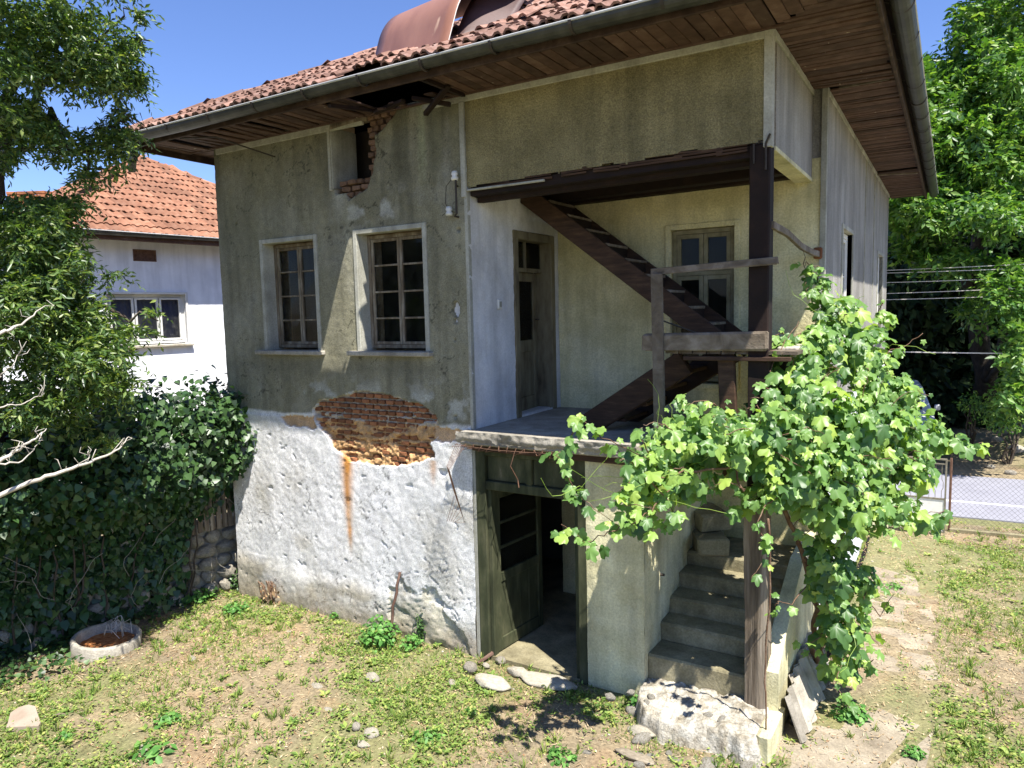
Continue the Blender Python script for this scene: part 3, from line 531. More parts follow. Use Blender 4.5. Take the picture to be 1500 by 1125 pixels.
# panels over the opening
def ragged(U, V): return V < 2.13 - .03 * sstep(-1.2, -2.5, U) + .05 * (fbm(U * 5, U * 0, 231) - .35)
skin('parapet_panel', XM + .006, -.045, 2.07, H - .085, .014, lambda U, V: (fbm(U * 28, V * 28, 232, 3) - .5) * .008 + (fbm(U * 2, V * 2, 233) - .5) * .02, None, ragged, lambda U, V, D: np.stack([U, D + .004, V], -1), MT['render'], house)
m = MB(); m.box(XM + .01, -.03, .02, .15, 2.19, H - .09); m.build('panel_core', MT['mortar'], house)
m = MB(); m.box(XL + .05, -3.66, -.014, .02, H - .10, H - .012, .004); m.box(-2.95, -.05, -.012, .02, H - .088, H - .01, .004); m.box(-.05, .010, -.014, .05, 2.10, H - .012, .004)
m.box(XM - .045, XM + .005, -.02, -.006, 2.02, H - .09, .004)
m.box(-.02, .012, .05, YB - .004, H - .07, H - .012, .003); m.box(XR - .035, XR + .014, YB - .04, YB + .02, -1.6, H - .012, .003); m.box(XR, XR + .014, YB + .02, YD, H - .07, H - .013, .003)
m.box(XR, XR + .012, 5.0, 5.03, 0, H - .07); m.box(XR, XR + .012, 6.2, 6.24, 0, H - .07); m.build('wall_trim', MT['trim'], house)
m = MB(); m.box(-.14, -.001, .16, YB, 2.135, H - .08); m.build('side_panel', MT['grey_render'], house)
m = MB(); m.box(-.139, .004, .15, YB - .001, 2.10, 2.134, .004); m.build('panel_underside', MT['yellow'], house)
m = MB(); m.box(XM - .045, -1.75, -.006, .02, 2.068, 2.086, .004); m.build('panel_edge', MT['trim'], house)
# wooden beams and lath over the opening
m = MB()
x_ = XM + .2
while x_ < -.2:
    L_ = random.uniform(.2, .6)
    for zz_ in (2.095, 2.118, 2.142): m.bar((x_, .012, zz_ + random.gauss(0, .003)), (min(x_ + L_ * random.uniform(.6, 1), -.16), .012, zz_ + random.gauss(0, .005)), .010, .014, j=.002)
    x_ += L_ * .8
ex = m.build('exposed_lath', MT['stairwood'], house); ex['kind'] = 'stuff'
for y0, y1, z0, z1 in ((.03, .13, 2.03, 2.12), (.13, .22, 1.99, 2.06), (.62, .74, 2.09, 2.2), (1.15, 1.27, 2.09, 2.2), (1.56, 1.68, 2.12, 2.24)):
    m = MB(); m.bar((XM + (.02 if y0 < .5 else .02), (y0 + y1) / 2, (z0 + z1) / 2), (-.14, (y0 + y1) / 2, (z0 + z1) / 2 + .02), y1 - y0, z1 - z0, c=.008, j=.006); m.build('beam', MT['darkwood'], house)
cm = MB(); cm.box(0, 1, 0, 1, 0, 1); 
for k in range(17):
    x = XM + .9 + k * .094 if k > 2 else XM + .02 + k * .1
    if x > -.16: break
    m = MB(); m.box(x, x + .085, .2 if k > 2 else 1.0, YB, 2.205, 2.225); m.build('ceiling_board', MT['darkwood'], house)
m = MB(); m.box(XM, .0, .16, YB, 2.88, 2.9); m.build('attic_board', MT['darkwood'], house)

# ---------------------------------------------------------------- windows and doors
def frame_rect(m, u0, u1, z0, z1, v0, v1, t, c=.004):
    m.box(u0, u0 + t, v0, v1, z0, z1, c); m.box(u1 - t, u1, v0, v1, z0, z1, c); m.box(u0 + t, u1 - t, v0, v1, z0, z0 + t, c); m.box(u0 + t, u1 - t, v0, v1, z1 - t, z1, c)
def window(parent, op, v, cols=2, rows=4, T=None, fm='winframe', gm='glass', trim=True, sill=True, reveal=.15, trim_mat='trim', ft=.035, transom=None, sillmat='concrete', st=.028):
    u0, u1, z0, z1 = op
    m = MB(T); frame_rect(m, u0 + .004, u1 - .004, z0 + .02, z1 - .004, v, v + .07, ft); 
    if transom: m.box(u0 + ft, u1 - ft, v + .005, v + .06, transom - .02, transom + .02, .004)
    wn = m.build('window', MT[fm], parent)
    a0, a1, b0, b1 = u0 + ft + .004, u1 - ft - .004, z0 + ft + .022, z1 - ft - .006
    spans = [(b0, b1)] if not transom else [(b0, transom - .022), (transom + .022, b1)]
    for (c0, c1) in spans:
        nr = rows if not transom else (1 if c0 > transom else rows - 1)
        for k in range(cols):
            s0 = a0 + (a1 - a0) * k / cols + .002; s1 = a0 + (a1 - a0) * (k + 1) / cols - .002
            m = MB(T); frame_rect(m, s0, s1, c0, c1, v + .008, v + .045, st, .003)
            for r in range(1, nr): zz = c0 + (c1 - c0) * r / nr; m.box(s0 + st, s1 - st, v + .014, v + .036, zz - .009, zz + .009, .002)
            m.build('sash', MT[fm], wn)
            for r in range(nr):
                p0 = c0 + (c1 - c0) * r / nr; p1 = c0 + (c1 - c0) * (r + 1) / nr
                m = MB(T); g = random.uniform(-.0015, .0015); m.add([(s0 + st, v + .026 + g, p0), (s1 - st, v + .026 - g, p0), (s1 - st, v + .026 + g, p1), (s0 + st, v + .026 - g, p1)], [(0, 1, 2, 3)]); m.build('pane', MT[gm], wn)
    if trim:
        m = MB(T); t = .045; m.box(u0 - t, u0, -.016, v, z0, z1 + t, .004); m.box(u1, u1 + t, -.016, .06, z0, z1 + t, .004); m.box(u0, u1, -.016, v, z1, z1 + t, .004)
        m.box(u0 - .001, u0 + .005, .0, v + .07, z0, z1); m.box(u1 - .005, u1 + .001, .06, v + .07, z0, z1); m.build('window_trim', MT[trim_mat], wn)
    if sill: m = MB(T); m.box(u0 - .14, u1 + .08, -.075, v + .01, z0 - .045, z0 + .0, .008); m.build('window_sill', MT[sillmat], wn)
    return wn
window(house, W1, .13); window(house, W2, .13)
TR = Matrix(((0, -1, 0, XR), (1, 0, 0, 0), (0, 0, 1, 0), (0, 0, 0, 1)))
for r in RW: window(house, r, .045, T=TR, rows=3, fm='whitepaint', trim_mat='trim', ft=.05, st=.04)
window(house, BW, .01 + YB, rows=2, trim=False, sill=False, fm='yellowframe', transom=1.36, ft=.04, st=.04)
m = MB(); frame_rect(m, BW[0] - .05, BW[1] + .05, BW[2] - .05, BW[3] + .05, YB - .045, YB + .03, .05, .004); m.build('window_surround', MT['cream'], house)
m = MB(); m.box(ATT[0] - .03, ATT[0], -.02, .12, ATT[2] - .02, ATT[3] + .02, .005); m.box(ATT[0], ATT[0] + .012, 0.0, .34, ATT[2], ATT[3]); m.build('attic_reveal', MT['trim'], house)
m = MB(); m.bar((ATT[0] + .01, .03, ATT[3] - .0), (ATT[1] + .02, .03, ATT[3] + .01), .10, .05, c=.01, j=.006); m.build('attic_lintel', MT['postwood'], house)
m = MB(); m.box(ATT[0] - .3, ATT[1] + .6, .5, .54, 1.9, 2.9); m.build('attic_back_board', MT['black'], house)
# loggia door in the side wall (local u = Y, v into the wall = -X)
TL = Matrix(((0, -1, 0, XM), (1, 0, 0, 0), (0, 0, 1, 0), (0, 0, 0, 1)))
m = MB(TL); u0, u1, z0, z1 = DR
for a in ((u0 - .05, u0 + .03, -.016, .20, z0 - .02, z1 + .05), (u1 - .03, u1 + .05, -.016, .20, z0 - .02, z1 + .05), (u0 + .03, u1 - .03, -.016, .20, z1 - .03, z1 + .05)): m.box(*a, .006)
dr = m.build('loggia_door', MT['door'], house)
Td = TL @ Matrix.Translation((u0 + .03, .12, 0)) @ Matrix.Rotation(math.radians(4), 4, 'Z')
m = MB(Td); wd = u1 - u0 - .06
m.box(0, .08, 0, .04, z0, z1 - .33, .004); m.box(wd - .08, wd, 0, .04, z0, z1 - .33, .004)
for a, b in ((z0, z0 + .14), (.62, .74), (z1 - .42, z1 - .33)): m.box(.08, wd - .08, 0, .04, a, b, .004)
m.box(.08, wd - .08, .012, .028, z0 + .14, .62, .004); m.build('door_leaf', MT['door'], dr)
m = MB(Td); m.box(.08, wd - .08, .018, .022, .74, z1 - .42); m.build('pane', MT['glass'], dr)
m = MB(TL); m.box(u0 + .03, u1 - .03, .1, .14, z1 - .33, z1 - .29); m.box((u0 + u1) / 2 - .012, (u0 + u1) / 2 + .012, .1, .14, z1 - .29, z1 - .03); m.build('transom', MT['door'], dr)
m = MB(TL); m.box(u0 + .03, u1 - .03, .118, .122, z1 - .29, z1 - .03); m.build('pane', MT['glass'], dr)
m = MB(Td); m.tube([(wd - .04, -.0, .95), (wd - .04, -.04, .95), (wd - .10, -.04, .95)], .008); m.build('handle', MT['iron'], dr)
# switch, insulators
m = MB(); m.box(XM, XM + .02, .44, .50, 1.06, 1.15, .006); sw = m.build('light_switch', MT['porcelain'], house); m = MB(); m.box(XM + .02, XM + .028, .455, .485, 1.08, 1.13); m.build('switch_toggle', MT['trim'], sw)
m = MB(); m.tube([(-2.60, 0, 1.86), (-2.60, -.06, 1.86), (-2.57, -.07, 1.88), (-2.57, -.07, 2.16)], .009); m.tube([(-2.6, 0, 2.12), (-2.57, -.07, 2.12)], .008); ib = m.build('insulator_bracket', MT['iron'], house)
for x, z in ((-2.58, 2.16), (-2.65, 1.87)): m = MB(); m.lathe([(0, 0), (.028, 0), (.032, .02), (.02, .035), (.03, .05), (.022, .075), (0, .08)], (x, -.07, z), 12); m.build('insulator', MT['porcelain'], ib, True)
m = MB(); m.tube([(-2.58, -.07, 2.2), (-2.68, -.06, 2.12), (-2.70, -.05, 1.98), (-2.65, -.07, 1.92)], .003, 4); m.tube([(-2.74, -.05, 1.88), (-2.65, -.07, 1.91), (-2.62, -.02, 1.9)], .003, 4); m.build('wire', MT['iron'], ib)
m = MB(); m.tube([(-4.86, 0, 2.66), (-5.12, -.5, 2.80), (-5.5, -.62, 2.82)], .008, 5); m.build('iron_rod', MT['iron'], house)

# ---------------------------------------------------------------- loggia timber
m = MB(); m.box(-.145, -.005, .0, .13, -.42, 2.13, .012, .004); pt = m.build('loggia_post', MT['darkwood'], house)
m = MB(); m.tube([(-.03, -.012, 1.95), (-.03, -.02, 2.12), (-.0, -.03, 2.18)], .008, 5); m.tube([(-.11, -.012, 2.0), (-.11, -.02, 2.13)], .007, 5); m.build('iron_strap', MT['iron'], pt)
m = MB(); q = [(-.155, -.01), (.005, -.01), (.005, .13), (-.155, .13)]
N = 26; vs = []; fs = []
for k in range(N + 1):
    z = -.42 - k * (1.72 / N)
    for i in range(12):
        t = i / 12 * 4; e = int(t); f = t - e; a = q[e]; b = q[(e + 1) % 4]; x = a[0] + (b[0] - a[0]) * f; y = a[1] + (b[1] - a[1]) * f
        g = .012 * (float(fbm(np.array(i * 1.7), np.array(z * .6), 301, 3)) - .5) * 2 + .010 * (float(fbm(np.array(i * 3.1), np.array(z * 5), 305, 3)) - .5)
        vs.append((x + g + .006 * math.sin(z * 3), y + g, z))
for k in range(N):
    for i in range(12): fs.append((k * 12 + i, (k + 1) * 12 + i, (k + 1) * 12 + (i + 1) % 12, k * 12 + (i + 1) % 12))
m.add(vs, fs); m.build('weathered_post', MT['postwood'], house)
m = MB(); m.bar((-.91, -.02, .775), (-.0, -.02, .785), .07, .13, c=.012, j=.006); m.build('landing_beam', MT['greywood'], house)
m = MB(); m.bar((-.84, -.035, 1.30), (.06, -.035, 1.335), .025, .05, c=.004, j=.005); m.build('hand_rail', MT['greywood'], house)
m = MB(); m.bar((-.79, -.062, 1.28), (-.765, -.07, .05), .035, .085, up=(1, 0, 0), c=.006, j=.004); m.build('rail_post', MT['greywood'], house)
m = MB(); m.bar((-.60, -.01, .66), (.15, -.01, .66), .05, .03, c=.004); m.bar((-.30, .03, .68), (-.26, .03, -.2), .05, .12, up=(1, 0, 0), c=.008); m.build('landing_bracket', MT['stairwood'], house)
for k in range(9): m = MB(); m.box(-.75 + .105 * k, -.655 + .105 * k, .02, YB - .03, .69, .712, 0, .002); m.build('landing_board', MT['greywood'], house)
m = MB(); m.box(.01, .15, .22, YB - .01, .66, .735, .012); m.build('parapet_ledge', MT['palestone'], house)
m = MB(); m.box(.015, .08, .25, YB - .01, .2, .655, .01); m.build('parapet_board', MT['darkwood'], house)
pts = [(0.0, .06, 1.585), (.02, .5, 1.56), (.03, 1.0, 1.50), (.05, 1.4, 1.475), (.07, 1.66, 1.47)]
m = MB()
for a, b in zip(pts[:-1], pts[1:]): m.bar(a, b, .03, .05, c=.003)
m.build('wooden_tie', MT['greywood'], house)
m = MB(); m.box(.03, .10, 1.62, 1.69, 1.43, 1.53, .01); m.build('tie_block', MT['brick'], house)
# attic stair: two stringers and treads
A0 = Vector((-2.42, 0, 2.16)); A1 = Vector((-.52, 0, .68)); sd_ = (A1 - A0).normalized()
for y in (.93, 1.50):
    m = MB(); m.bar((A0.x - .08, y, A0.z + .02), (A1.x + .05, y, A1.z - .04), .045, .17, c=.006, j=.004); m.build('stringer', MT['stairwood'], house)
for k in range(10):
    t = (k + .6) / 10; p = A0 + (A1 - A0) * t; m = MB(); m.box(p.x - .09, p.x + .10, .955, 1.475, p.z - .012, p.z + .012, .003, .002); m.build('stair_tread', MT['greywood'], house)
    if k < 9: m = MB(); q = A0 + (A1 - A0) * ((k + 1.1) / 10); m.box(p.x + .075, p.x + .09, .957, 1.473, q.z - .02, p.z - .014, 0, .002); m.build('stair_riser', MT['darkwood'], house)
m = MB()
m.tube([(-.80, .0, .95), (-.52, .9, .72)], .006, 5); m.build('iron_stay', MT['iron'], house)
# short flight from the landing down to the loggia floor
m = MB(); m.bar((-.72, .42, .60), (-1.62, .42, .02), .05, .20, c=.008, j=.006); m.build('lower_stringer', MT['stairwood'], house)
m = MB(); m.bar((-.50, 1.0, .66), (-1.50, 1.0, .02), .05, .20, c=.008, j=.006); m.build('lower_stringer', MT['darkwood'], house)
for k in range(4): t = (k + .7) / 4.4; m = MB(); m.box(-1.55 + .8 * t - .02, -1.38 + .8 * t, .45, .97, .0 + .62 * t - .02, .62 * t + .01, .003); m.build('lower_tread', MT['stairwood'], house)

# ---------------------------------------------------------------- lower door, pier, concrete stair
m = MB()
for a in ((-2.50, -2.40, .0, .12, -2.14, -.13), (-1.50, -1.42, .0, .12, -2.18, -.13), (-2.40, -1.50, .0, .12, -.22, -.13), (-2.40, -1.50, .005, .11, -.53, -.45), (-1.99, -1.93, .01, .10, -.45, -.22)): m.box(*a, .006)
m.box(-2.40, -2.36, .03, .10, -2.1, -.53, .004); m.box(-1.54, -1.50, .03, .10, -2.1, -.53, .004)
ld = m.build('cellar_door', MT['greenpaint'], house)
m = MB(); m.box(-2.395, -1.995, .04, .06, -.445, -.225, .004); m.box(-1.925, -1.505, .04, .06, -.445, -.225, .004); m.build('transom_panel', MT['greenpaint'], ld)
Tg = Matrix.Translation((-2.36, .09, 0)) @ Matrix.Rotation(math.radians(84), 4, 'Z')
m = MB(Tg); W_ = .72
m.box(0, .07, 0, .04, -2.06, -.55, .005); m.box(W_ - .07, W_, 0, .04, -2.06, -.55, .005)
for a, b in ((-2.06, -1.94), (-1.42, -1.33), (-.64, -.55)): m.box(.07, W_ - .07, 0, .04, a, b, .005)
for zz in (-1.10, -.87): m.box(.07, W_ - .07, .005, .035, zz - .013, zz + .013, .003)
for k in range(4): m.box(.07 + k * .145, .07 + k * .145 + .14, .012, .028, -1.94, -1.42, .004)
m.build('door_leaf', MT['greenpaint'], ld)
for a, b in ((-1.33, -1.113), (-1.087, -.883), (-.857, -.64)): m = MB(Tg); m.box(.07, W_ - .07, .017, .021, a, b); m.build('pane', MT['glass'], ld)
m = MB(); m.box(XM - .035, XM + .012, .004, .30, -2.16, -.13, .008, .003); m.build('door_jamb', MT['trim'], house)
def pier_col(U, V): return None
skin('pier', -1.42, -.92, -2.2, -.10, .02, lambda U, V: (fbm(U * 3, V * 3, 401, 4) - .5) * .03 + (fbm(U * 25, V * 25, 402, 3) - .5) * .008, None, None, lambda U, V, D: np.stack([U, D, V], -1), MT['yellow'], house, True)
skin('stair_side_wall', .0, YB, -2.2, -.10, .02, lambda U, V: (fbm(U * 3, V * 3, 403, 4) - .5) * .03 + (fbm(U * 25, V * 25, 404, 3) - .5) * .008, None, None, lambda U, V, D: np.stack([-.92 - D, U, V], -1), MT['yellow'], house, True)
m = MB(); m.box(-1.415, -.94, .02, .3, -2.2, -.12); m.box(-1.1, -.94, .3, YB, -2.2, -.12); m.build('pier_core', MT['yellow'], house)
m = MB(); m.tube([(-.915, .35, -1.16), (-.88, .35, -1.16)], .012, 6); m.build('iron_peg', MT['iron'], house)
steps = [(.06, -1.72), (.34, -1.57), (.58, -1.43), (.84, -1.30), (1.08, -1.18)]
for k, (y, z) in enumerate(steps):
    y2 = steps[k + 1][0] if k < 4 else YB
    vs = []; N = 14
    m = MB(); m.box(-.93, -.02 + .0 * k, y, YB - .001, z - .16 if k else -2.2, z, .018, .004); m.build('step', MT['stepcon'], house)
m = MB(); m.obox((-.80, 1.30, -1.10), (.14, .30, .08), Matrix.Rotation(.5, 3, 'Z'), .02, .01); m.obox((-.86, 1.45, -.94), (.16, .25, .08), Matrix.Rotation(.7, 3, 'Z'), .02, .01); m.build('winder_step', MT['stepcon'], house)
ck = MB(); prof = [(.02, -2.2), (.02, -1.62), (.30, -1.42), (.62, -1.24), (1.0, -1.08), (YB - .003, -1.02), (YB - .003, -2.2)]
n = len(prof); vs = [(-.016, y, z) for y, z in prof] + [(.09, y, z) for y, z in prof]
ck.add(vs, [tuple(range(n)), tuple(range(n, 2 * n))[::-1]] + [(i, i + n, (i + 1) % n + n, (i + 1) % n) for i in range(n)]); ck.build('stair_cheek_wall', MT['yellow'], house)
# ---------------------------------------------------------------- roof of the farmhouse
EX0, EX1, EY0, EY1 = -6.30, .72, -.72, 9.35; EZ = 2.92; PT = math.tan(math.radians(28)); CX = (EX0 + EX1) / 2; HW = (EX1 - EX0) / 2; RY0, RY1 = EY0 + HW, EY1 - HW; RZ = EZ + HW * PT
HOLE = [(-3.30, -.38), (-3.03, -.38), (-2.46, -.68), (-3.27, -.68)]
roof = MB(); ca = math.atan(PT)
def sag(x, y): return .035 * (fbm(x * .7, y * .7, 501, 3) - .5)
us = np.arange(EX0, EX1 + .001, .06); vs_ = np.arange(EY0, RY0 + .001, .06)
U, V = np.meshgrid(us, vs_); zz = EZ + (V - EY0) * PT + 0 * U
n = len(us); i = np.arange(len(vs_) - 1)[:, None] * n + np.arange(n - 1)[None]; f = np.stack([i, i + 1, i + n + 1, i + n], -1)
cu = (U[:-1, :-1] + U[1:, 1:]) / 2; cv = (V[:-1, :-1] + V[1:, 1:]) / 2
keep = (np.minimum(cu - EX0, EX1 - cu) > cv - EY0 - .03) & ~inpoly(cu, cv, HOLE)
rf = link('roof', np_mesh('roof', np.stack([U, V, zz], -1).reshape(-1, 3), f[keep], MT['darkwood'], quads=True), house)
m = MB(); A = [(EX0, EY0, EZ), (EX1, EY0, EZ), (EX1, EY1, EZ), (EX0, EY1, EZ), (CX, RY0, RZ), (CX, RY1, RZ)]
m.add(A, [(1, 2, 5, 4), (2, 3, 5), (3, 0, 4, 5)]); m.build('roof_deck', MT['darkwood'], rf)
def tile_geo(seed, TW=.188, TL=.34):
    r = random.Random(seed); xs = [0, .12, .26, .42, .56, .72, .88, 1.0]; hs = [.012, .034, .034, .010, .006, .028, .030, .010]
    vs = []; 
    for yy, dz in ((0, .024), (TL, .0)):
        for x, h in zip(xs, hs): vs.append((x * TW - TW / 2, yy + (r.uniform(-.006, .006) if yy == 0 else 0), h + dz))
    for x, h in zip(xs, hs): vs.append((x * TW - TW / 2, .002, h + .024 - .017))
    n = 8; fs = [(i, i + 1, n + i + 1, n + i) for i in range(n - 1)] + [(2 * n + i, 2 * n + i + 1, i + 1, i) for i in range(n - 1)] + [(0, n, 2 * n), (n - 1, 3 * n - 1, 2 * n - 1)]
    return vs, fs
tm = []
for s in range(6): q = MB(); q.add(*tile_geo(s)); tm.append(q.mesh('roof_tile', MT['tile']))
TWs, TLs = .177, .25; L_sl = HW / math.cos(ca); cnt = 0
def roof_tiles():
    rows = int(L_sl / TLs)
    for side in range(4):
        # frame: origin at eave corner, along-eave dir, up-slope dir
        O, D, Uh, Ln = [(Vector((EX0, EY0, EZ)), Vector((1, 0, 0)), Vector((0, 1, 0)), EX1 - EX0), (Vector((EX1, EY0, EZ)), Vector((0, 1, 0)), Vector((-1, 0, 0)), EY1 - EY0),
                        (Vector((EX1, EY1, EZ)), Vector((-1, 0, 0)), Vector((0, -1, 0)), EX1 - EX0), (Vector((EX0, EY1, EZ)), Vector((0, -1, 0)), Vector((1, 0, 0)), EY1 - EY0)][side]
        up = (Uh * math.cos(ca) + Vector((0, 0, 1)) * math.sin(ca)); nn = D.cross(up)
        for r in range(rows + 1):
            s0 = r * TLs - .06; h0 = max(0, s0 * math.cos(ca)); a = h0 + (.06 if side == 0 else .15); b = Ln - h0 - (.06 if side == 0 else .15)
            k = 0
            while a + k * TWs + TWs * .5 < b:
                yield side, r, k, O + D * (a + (k + .5) * TWs) + up * s0 + nn * .012, D, up, nn; k += 1
stuffm = MB(); individual = []
for side, r, k, pos, D, up, nn in roof_tiles():
    random.seed(side * 10007 + r * 101 + k)
    if side == 0:
        c = pos + up * .16
        if inpoly(np.array(c.x), np.array(c.y), [(HOLE[0][0] - .10, -.28), (HOLE[1][0] + .10, -.28), (HOLE[2][0] + .08, -.9), (HOLE[3][0] - .10, -.9)]): continue
    mess = 1.0 if (side == 0 and pos.x > -3.3) else .45
    R = Matrix((D, up, nn)).transposed().to_4x4()
    jr = Matrix.Rotation(random.gauss(0, .05 * mess), 4, 'Z') @ Matrix.Rotation(random.gauss(0, .035 * mess), 4, 'X') @ Matrix.Rotation(random.gauss(0, .05 * mess), 4, 'Y')
    sl = Vector((random.gauss(0, .008), random.gauss(0, .02 * mess), abs(random.gauss(0, .008 * mess))))
    mw = Matrix.Translation(pos) @ R @ Matrix.Translation(sl) @ jr
    if side == 0 and cnt < 290: link('roof_tile', random.choice(tm), rf, mw); cnt += 1
    else:
        v_, f_ = tile_geo(r % 6); stuffm.add([tuple(mw @ Vector(p)) for p in v_], f_)
o = stuffm.build('roof_tiles', MT['tile'], rf); o['kind'] = 'stuff'
# loose tiles lying on the front slope
for k in range(60):
    x = random.uniform(-2.5, .5); y = random.uniform(-.45, 1.3); mw = Matrix.Translation((x, y, EZ + (y - EY0) * PT + .06)) @ Matrix.Rotation(ca + random.gauss(0, .12), 4, 'X') @ Matrix.Rotation(random.gauss(0, .4), 4, 'Z') @ Matrix.Rotation(random.gauss(0, .15), 4, 'Y')
    if min(x - EX0, EX1 - x) > y - EY0 + .15: link('loose_tile', tm[k % 6], rf, mw)
# ridge caps along the hips
def cap_mesh():
    q = MB(); n = 7; vs = []
    for yy, rr in ((0, .09), (.36, .078)):
        for i in range(n): t = math.pi * i / (n - 1); vs.append((rr * math.cos(t), yy, rr * .75 * math.sin(t)))
    for i in range(n): t = math.pi * i / (n - 1); vs.append((.075 * math.cos(t), 0, .054 * math.sin(t)))
    q.add(vs, [(i, i + 1, n + i + 1, n + i) for i in range(n - 1)] + [(2 * n + i, 2 * n + i + 1, i + 1, i) for i in range(n - 1)]); return q.mesh('ridge_tile', MT['tile'])
cap = cap_mesh()
def caps(a, b, me, parent, ex=.0):
    a = Vector(a); b = Vector(b); d = (b - a); L = d.length; d.normalize(); sd2 = d.cross(Vector((0, 0, 1))).normalized(); u2 = sd2.cross(d); R = Matrix((sd2, d, u2)).transposed().to_4x4()
    for k in range(int(L / .32)): link('ridge_tile', me, parent, Matrix.Translation(a + d * (k * .32) + u2 * .012) @ R @ Matrix.Rotation(random.gauss(0, .03), 4, 'X') @ Matrix.Rotation(random.gauss(0, .07), 4, 'Z'))
caps(A[0], A[4], cap, rf); caps(A[1], A[4], cap, rf); caps(A[4], A[5], cap, rf)
# fascia, rafters, soffit boards
m = MB(); m.box(EX0 + .03, EX1 - .05, -.665, -.64, 2.815, 2.90, .004); m.box(EX1 - .085, EX1 - .06, -.64, EY1 - .05, 2.80, 2.90, .004); m.box(EX0 + .03, EX0 + .055, -.639, EY1 - .05, 2.80, 2.915, .004); m.build('fascia', MT['darkfascia'], house)
sf = root('soffit_tmp', None, None, (0, 0, 0)); bpy.data.objects.remove(sf)
m = MB(); m.box(EX0 + .06, EX1 - .1, -.035, -.004, 2.858, 2.878, .004); sfo = m.build('soffit', MT['soffit'], house)
x = EX0 + .06; random.seed(5)
while x < EX1 - .1:
    wv = .088; y0, y1 = -.638, -.005
    if x > .0: y1 = -(x + .0) - .005
    if x < XL: y1 = 3.0 if False else -.005
    xm = x + wv / 2; gap = -3.42 < xm < -2.52
    if y1 - y0 > .04:
        if gap:
            ya = -.34 + random.uniform(.02, .14); 
            if random.random() < .35 and xm < -2.7: x += wv + .004; continue
            m = MB(); m.bar((xm, ya, 2.875 - random.uniform(0, .05)), (xm + random.uniform(-.03, .03), y1, 2.878), wv * random.uniform(.4, 1), .014, j=.004)
        elif xm < -3.5:
            if random.random() < .13: x += wv; continue
            dr_ = random.choice([0, 0, .01, .02, .035]); m = MB(); m.bar((xm, y0, 2.878 - dr_), (xm + random.gauss(0, .006), y1, 2.878 - random.choice([0, 0, .01])), wv * random.uniform(.75, 1), .014, j=.002)
        else: m = MB(); m.box(x, x + wv, y0, y1, 2.872 + random.uniform(-.003, .003), 2.888, .003)
        m.build('soffit_board', MT['soffit'], sfo)
    x += wv + random.choice([.005, .007, .012])
m = MB()
for a, b in (((-3.46, -.62, 2.80), (-3.42, -.05, 2.87)), ((-2.50, -.62, 2.85), (-2.50, -.02, 2.86)), ((-2.45, -.3, 2.86), (-2.80, -.16, 2.72)), ((-3.4, -.12, 2.84), (-3.0, -.2, 2.86)), ((-2.9, -.2, 2.86), (-2.58, -.1, 2.78))): m.bar(a, b, .045, .03, c=.004, j=.004)
m.build('broken_batten', MT['darkwood'], house)
y = -.635; random.seed(6)
while y < EY1 - .1:
    wv = random.choice([.05, .058, .066, .075]); x0 = XR + .002 if y > YB else .012; x1 = EX1 - .088
    if y < 0: x0 = max(-y - .0 + .004, .0)
    ym = y + wv / 2
    if 1.62 < ym < 1.74: y += wv; continue
    if 6.25 < ym < 6.42: y += wv; continue
    dz = random.gauss(0, .003) - (.02 if 1.4 < ym < 1.62 else 0)
    if x1 - x0 > .03: m = MB(); m.bar((x0, ym, 2.880 + dz * .3), (x1 - (random.uniform(0, .05) if 1.2 < ym < 1.8 else 0), ym + random.gauss(0, .004), 2.880 + dz), wv, .014, j=.002); m.build('soffit_board', MT['soffit'], sfo)
    y += wv + random.choice([.010, .013, .018])
x = -.0
m = MB(); yy = .0
for k in range(60): yy = .05 + k * .16; m.box(EX0 + .06, XL - .0, yy, yy + .15, 2.872, 2.886)
m.build('far_soffit', MT['soffit'], house)
m = MB(); m.bar((XR + .02, 6.42, 2.85), (EX1 - .1, 6.30, 2.80), .06, .014); m.build('loose_soffit_board', MT['greywood'], house); m = MB(); m.bar((.2, 1.72, 2.872), (.58, 1.69, 2.868), .02, .014); m.build('loose_soffit_board', MT['greywood'], house)
# gutters
def gutter(a, b, r, parent, lip=True):
    a = Vector(a); b = Vector(b); d = (b - a).normalized(); L = (b - a).length; side = Vector((0, 0, 1)).cross(d).normalized() * -1   # towards outside
    n = 10; segs = max(2, int(L / .9)); vs = []; fs = []
    for k in range(segs + 1):
        t = k / segs; p = a + (b - a) * t + Vector((0, 0, -.012 * math.sin(t * 9)))
        for i in range(n): th = math.pi * i / (n - 1); vs.append(p + side * (r * math.cos(th)) + Vector((0, 0, -r * math.sin(th))))
        for i in range(n): th = math.pi * (n - 1 - i) / (n - 1); vs.append(p + side * ((r - .005) * math.cos(th)) + Vector((0, 0, -(r - .005) * math.sin(th))))
    M2 = 2 * n
    for k in range(segs):
        for i in range(M2): fs.append((k * M2 + i, k * M2 + (i + 1) % M2, (k + 1) * M2 + (i + 1) % M2, (k + 1) * M2 + i))
    fs += [tuple(range(M2)), tuple(segs * M2 + i for i in range(M2))[::-1]]
    m = MB(); m.add(vs, fs); g = m.build('gutter', MT['zinc'], parent, False); m = MB(); m.tube([a + side * r, b + side * r], .009, 6); m.build('gutter_lip', MT['zinclip'], g)
    for k in range(int(L / .62)):
        p = a + d * (.3 + k * .62); mm = MB(); pts = [p + side * ((r + .006) * math.cos(th)) + Vector((0, 0, -(r + .006) * math.sin(th))) for th in [math.pi * i / 9 for i in range(10)]]
        for q0, q1 in zip(pts[:-1], pts[1:]): mm.bar(q0, q1, .022, .005, up=tuple((q0 + q1) / 2 - p))
        mm.bar(p - side * r, p - side * (r + .06) + Vector((0, 0, .03)), .022, .005); mm.build('gutter_bracket', MT['iron'], g)
    return g
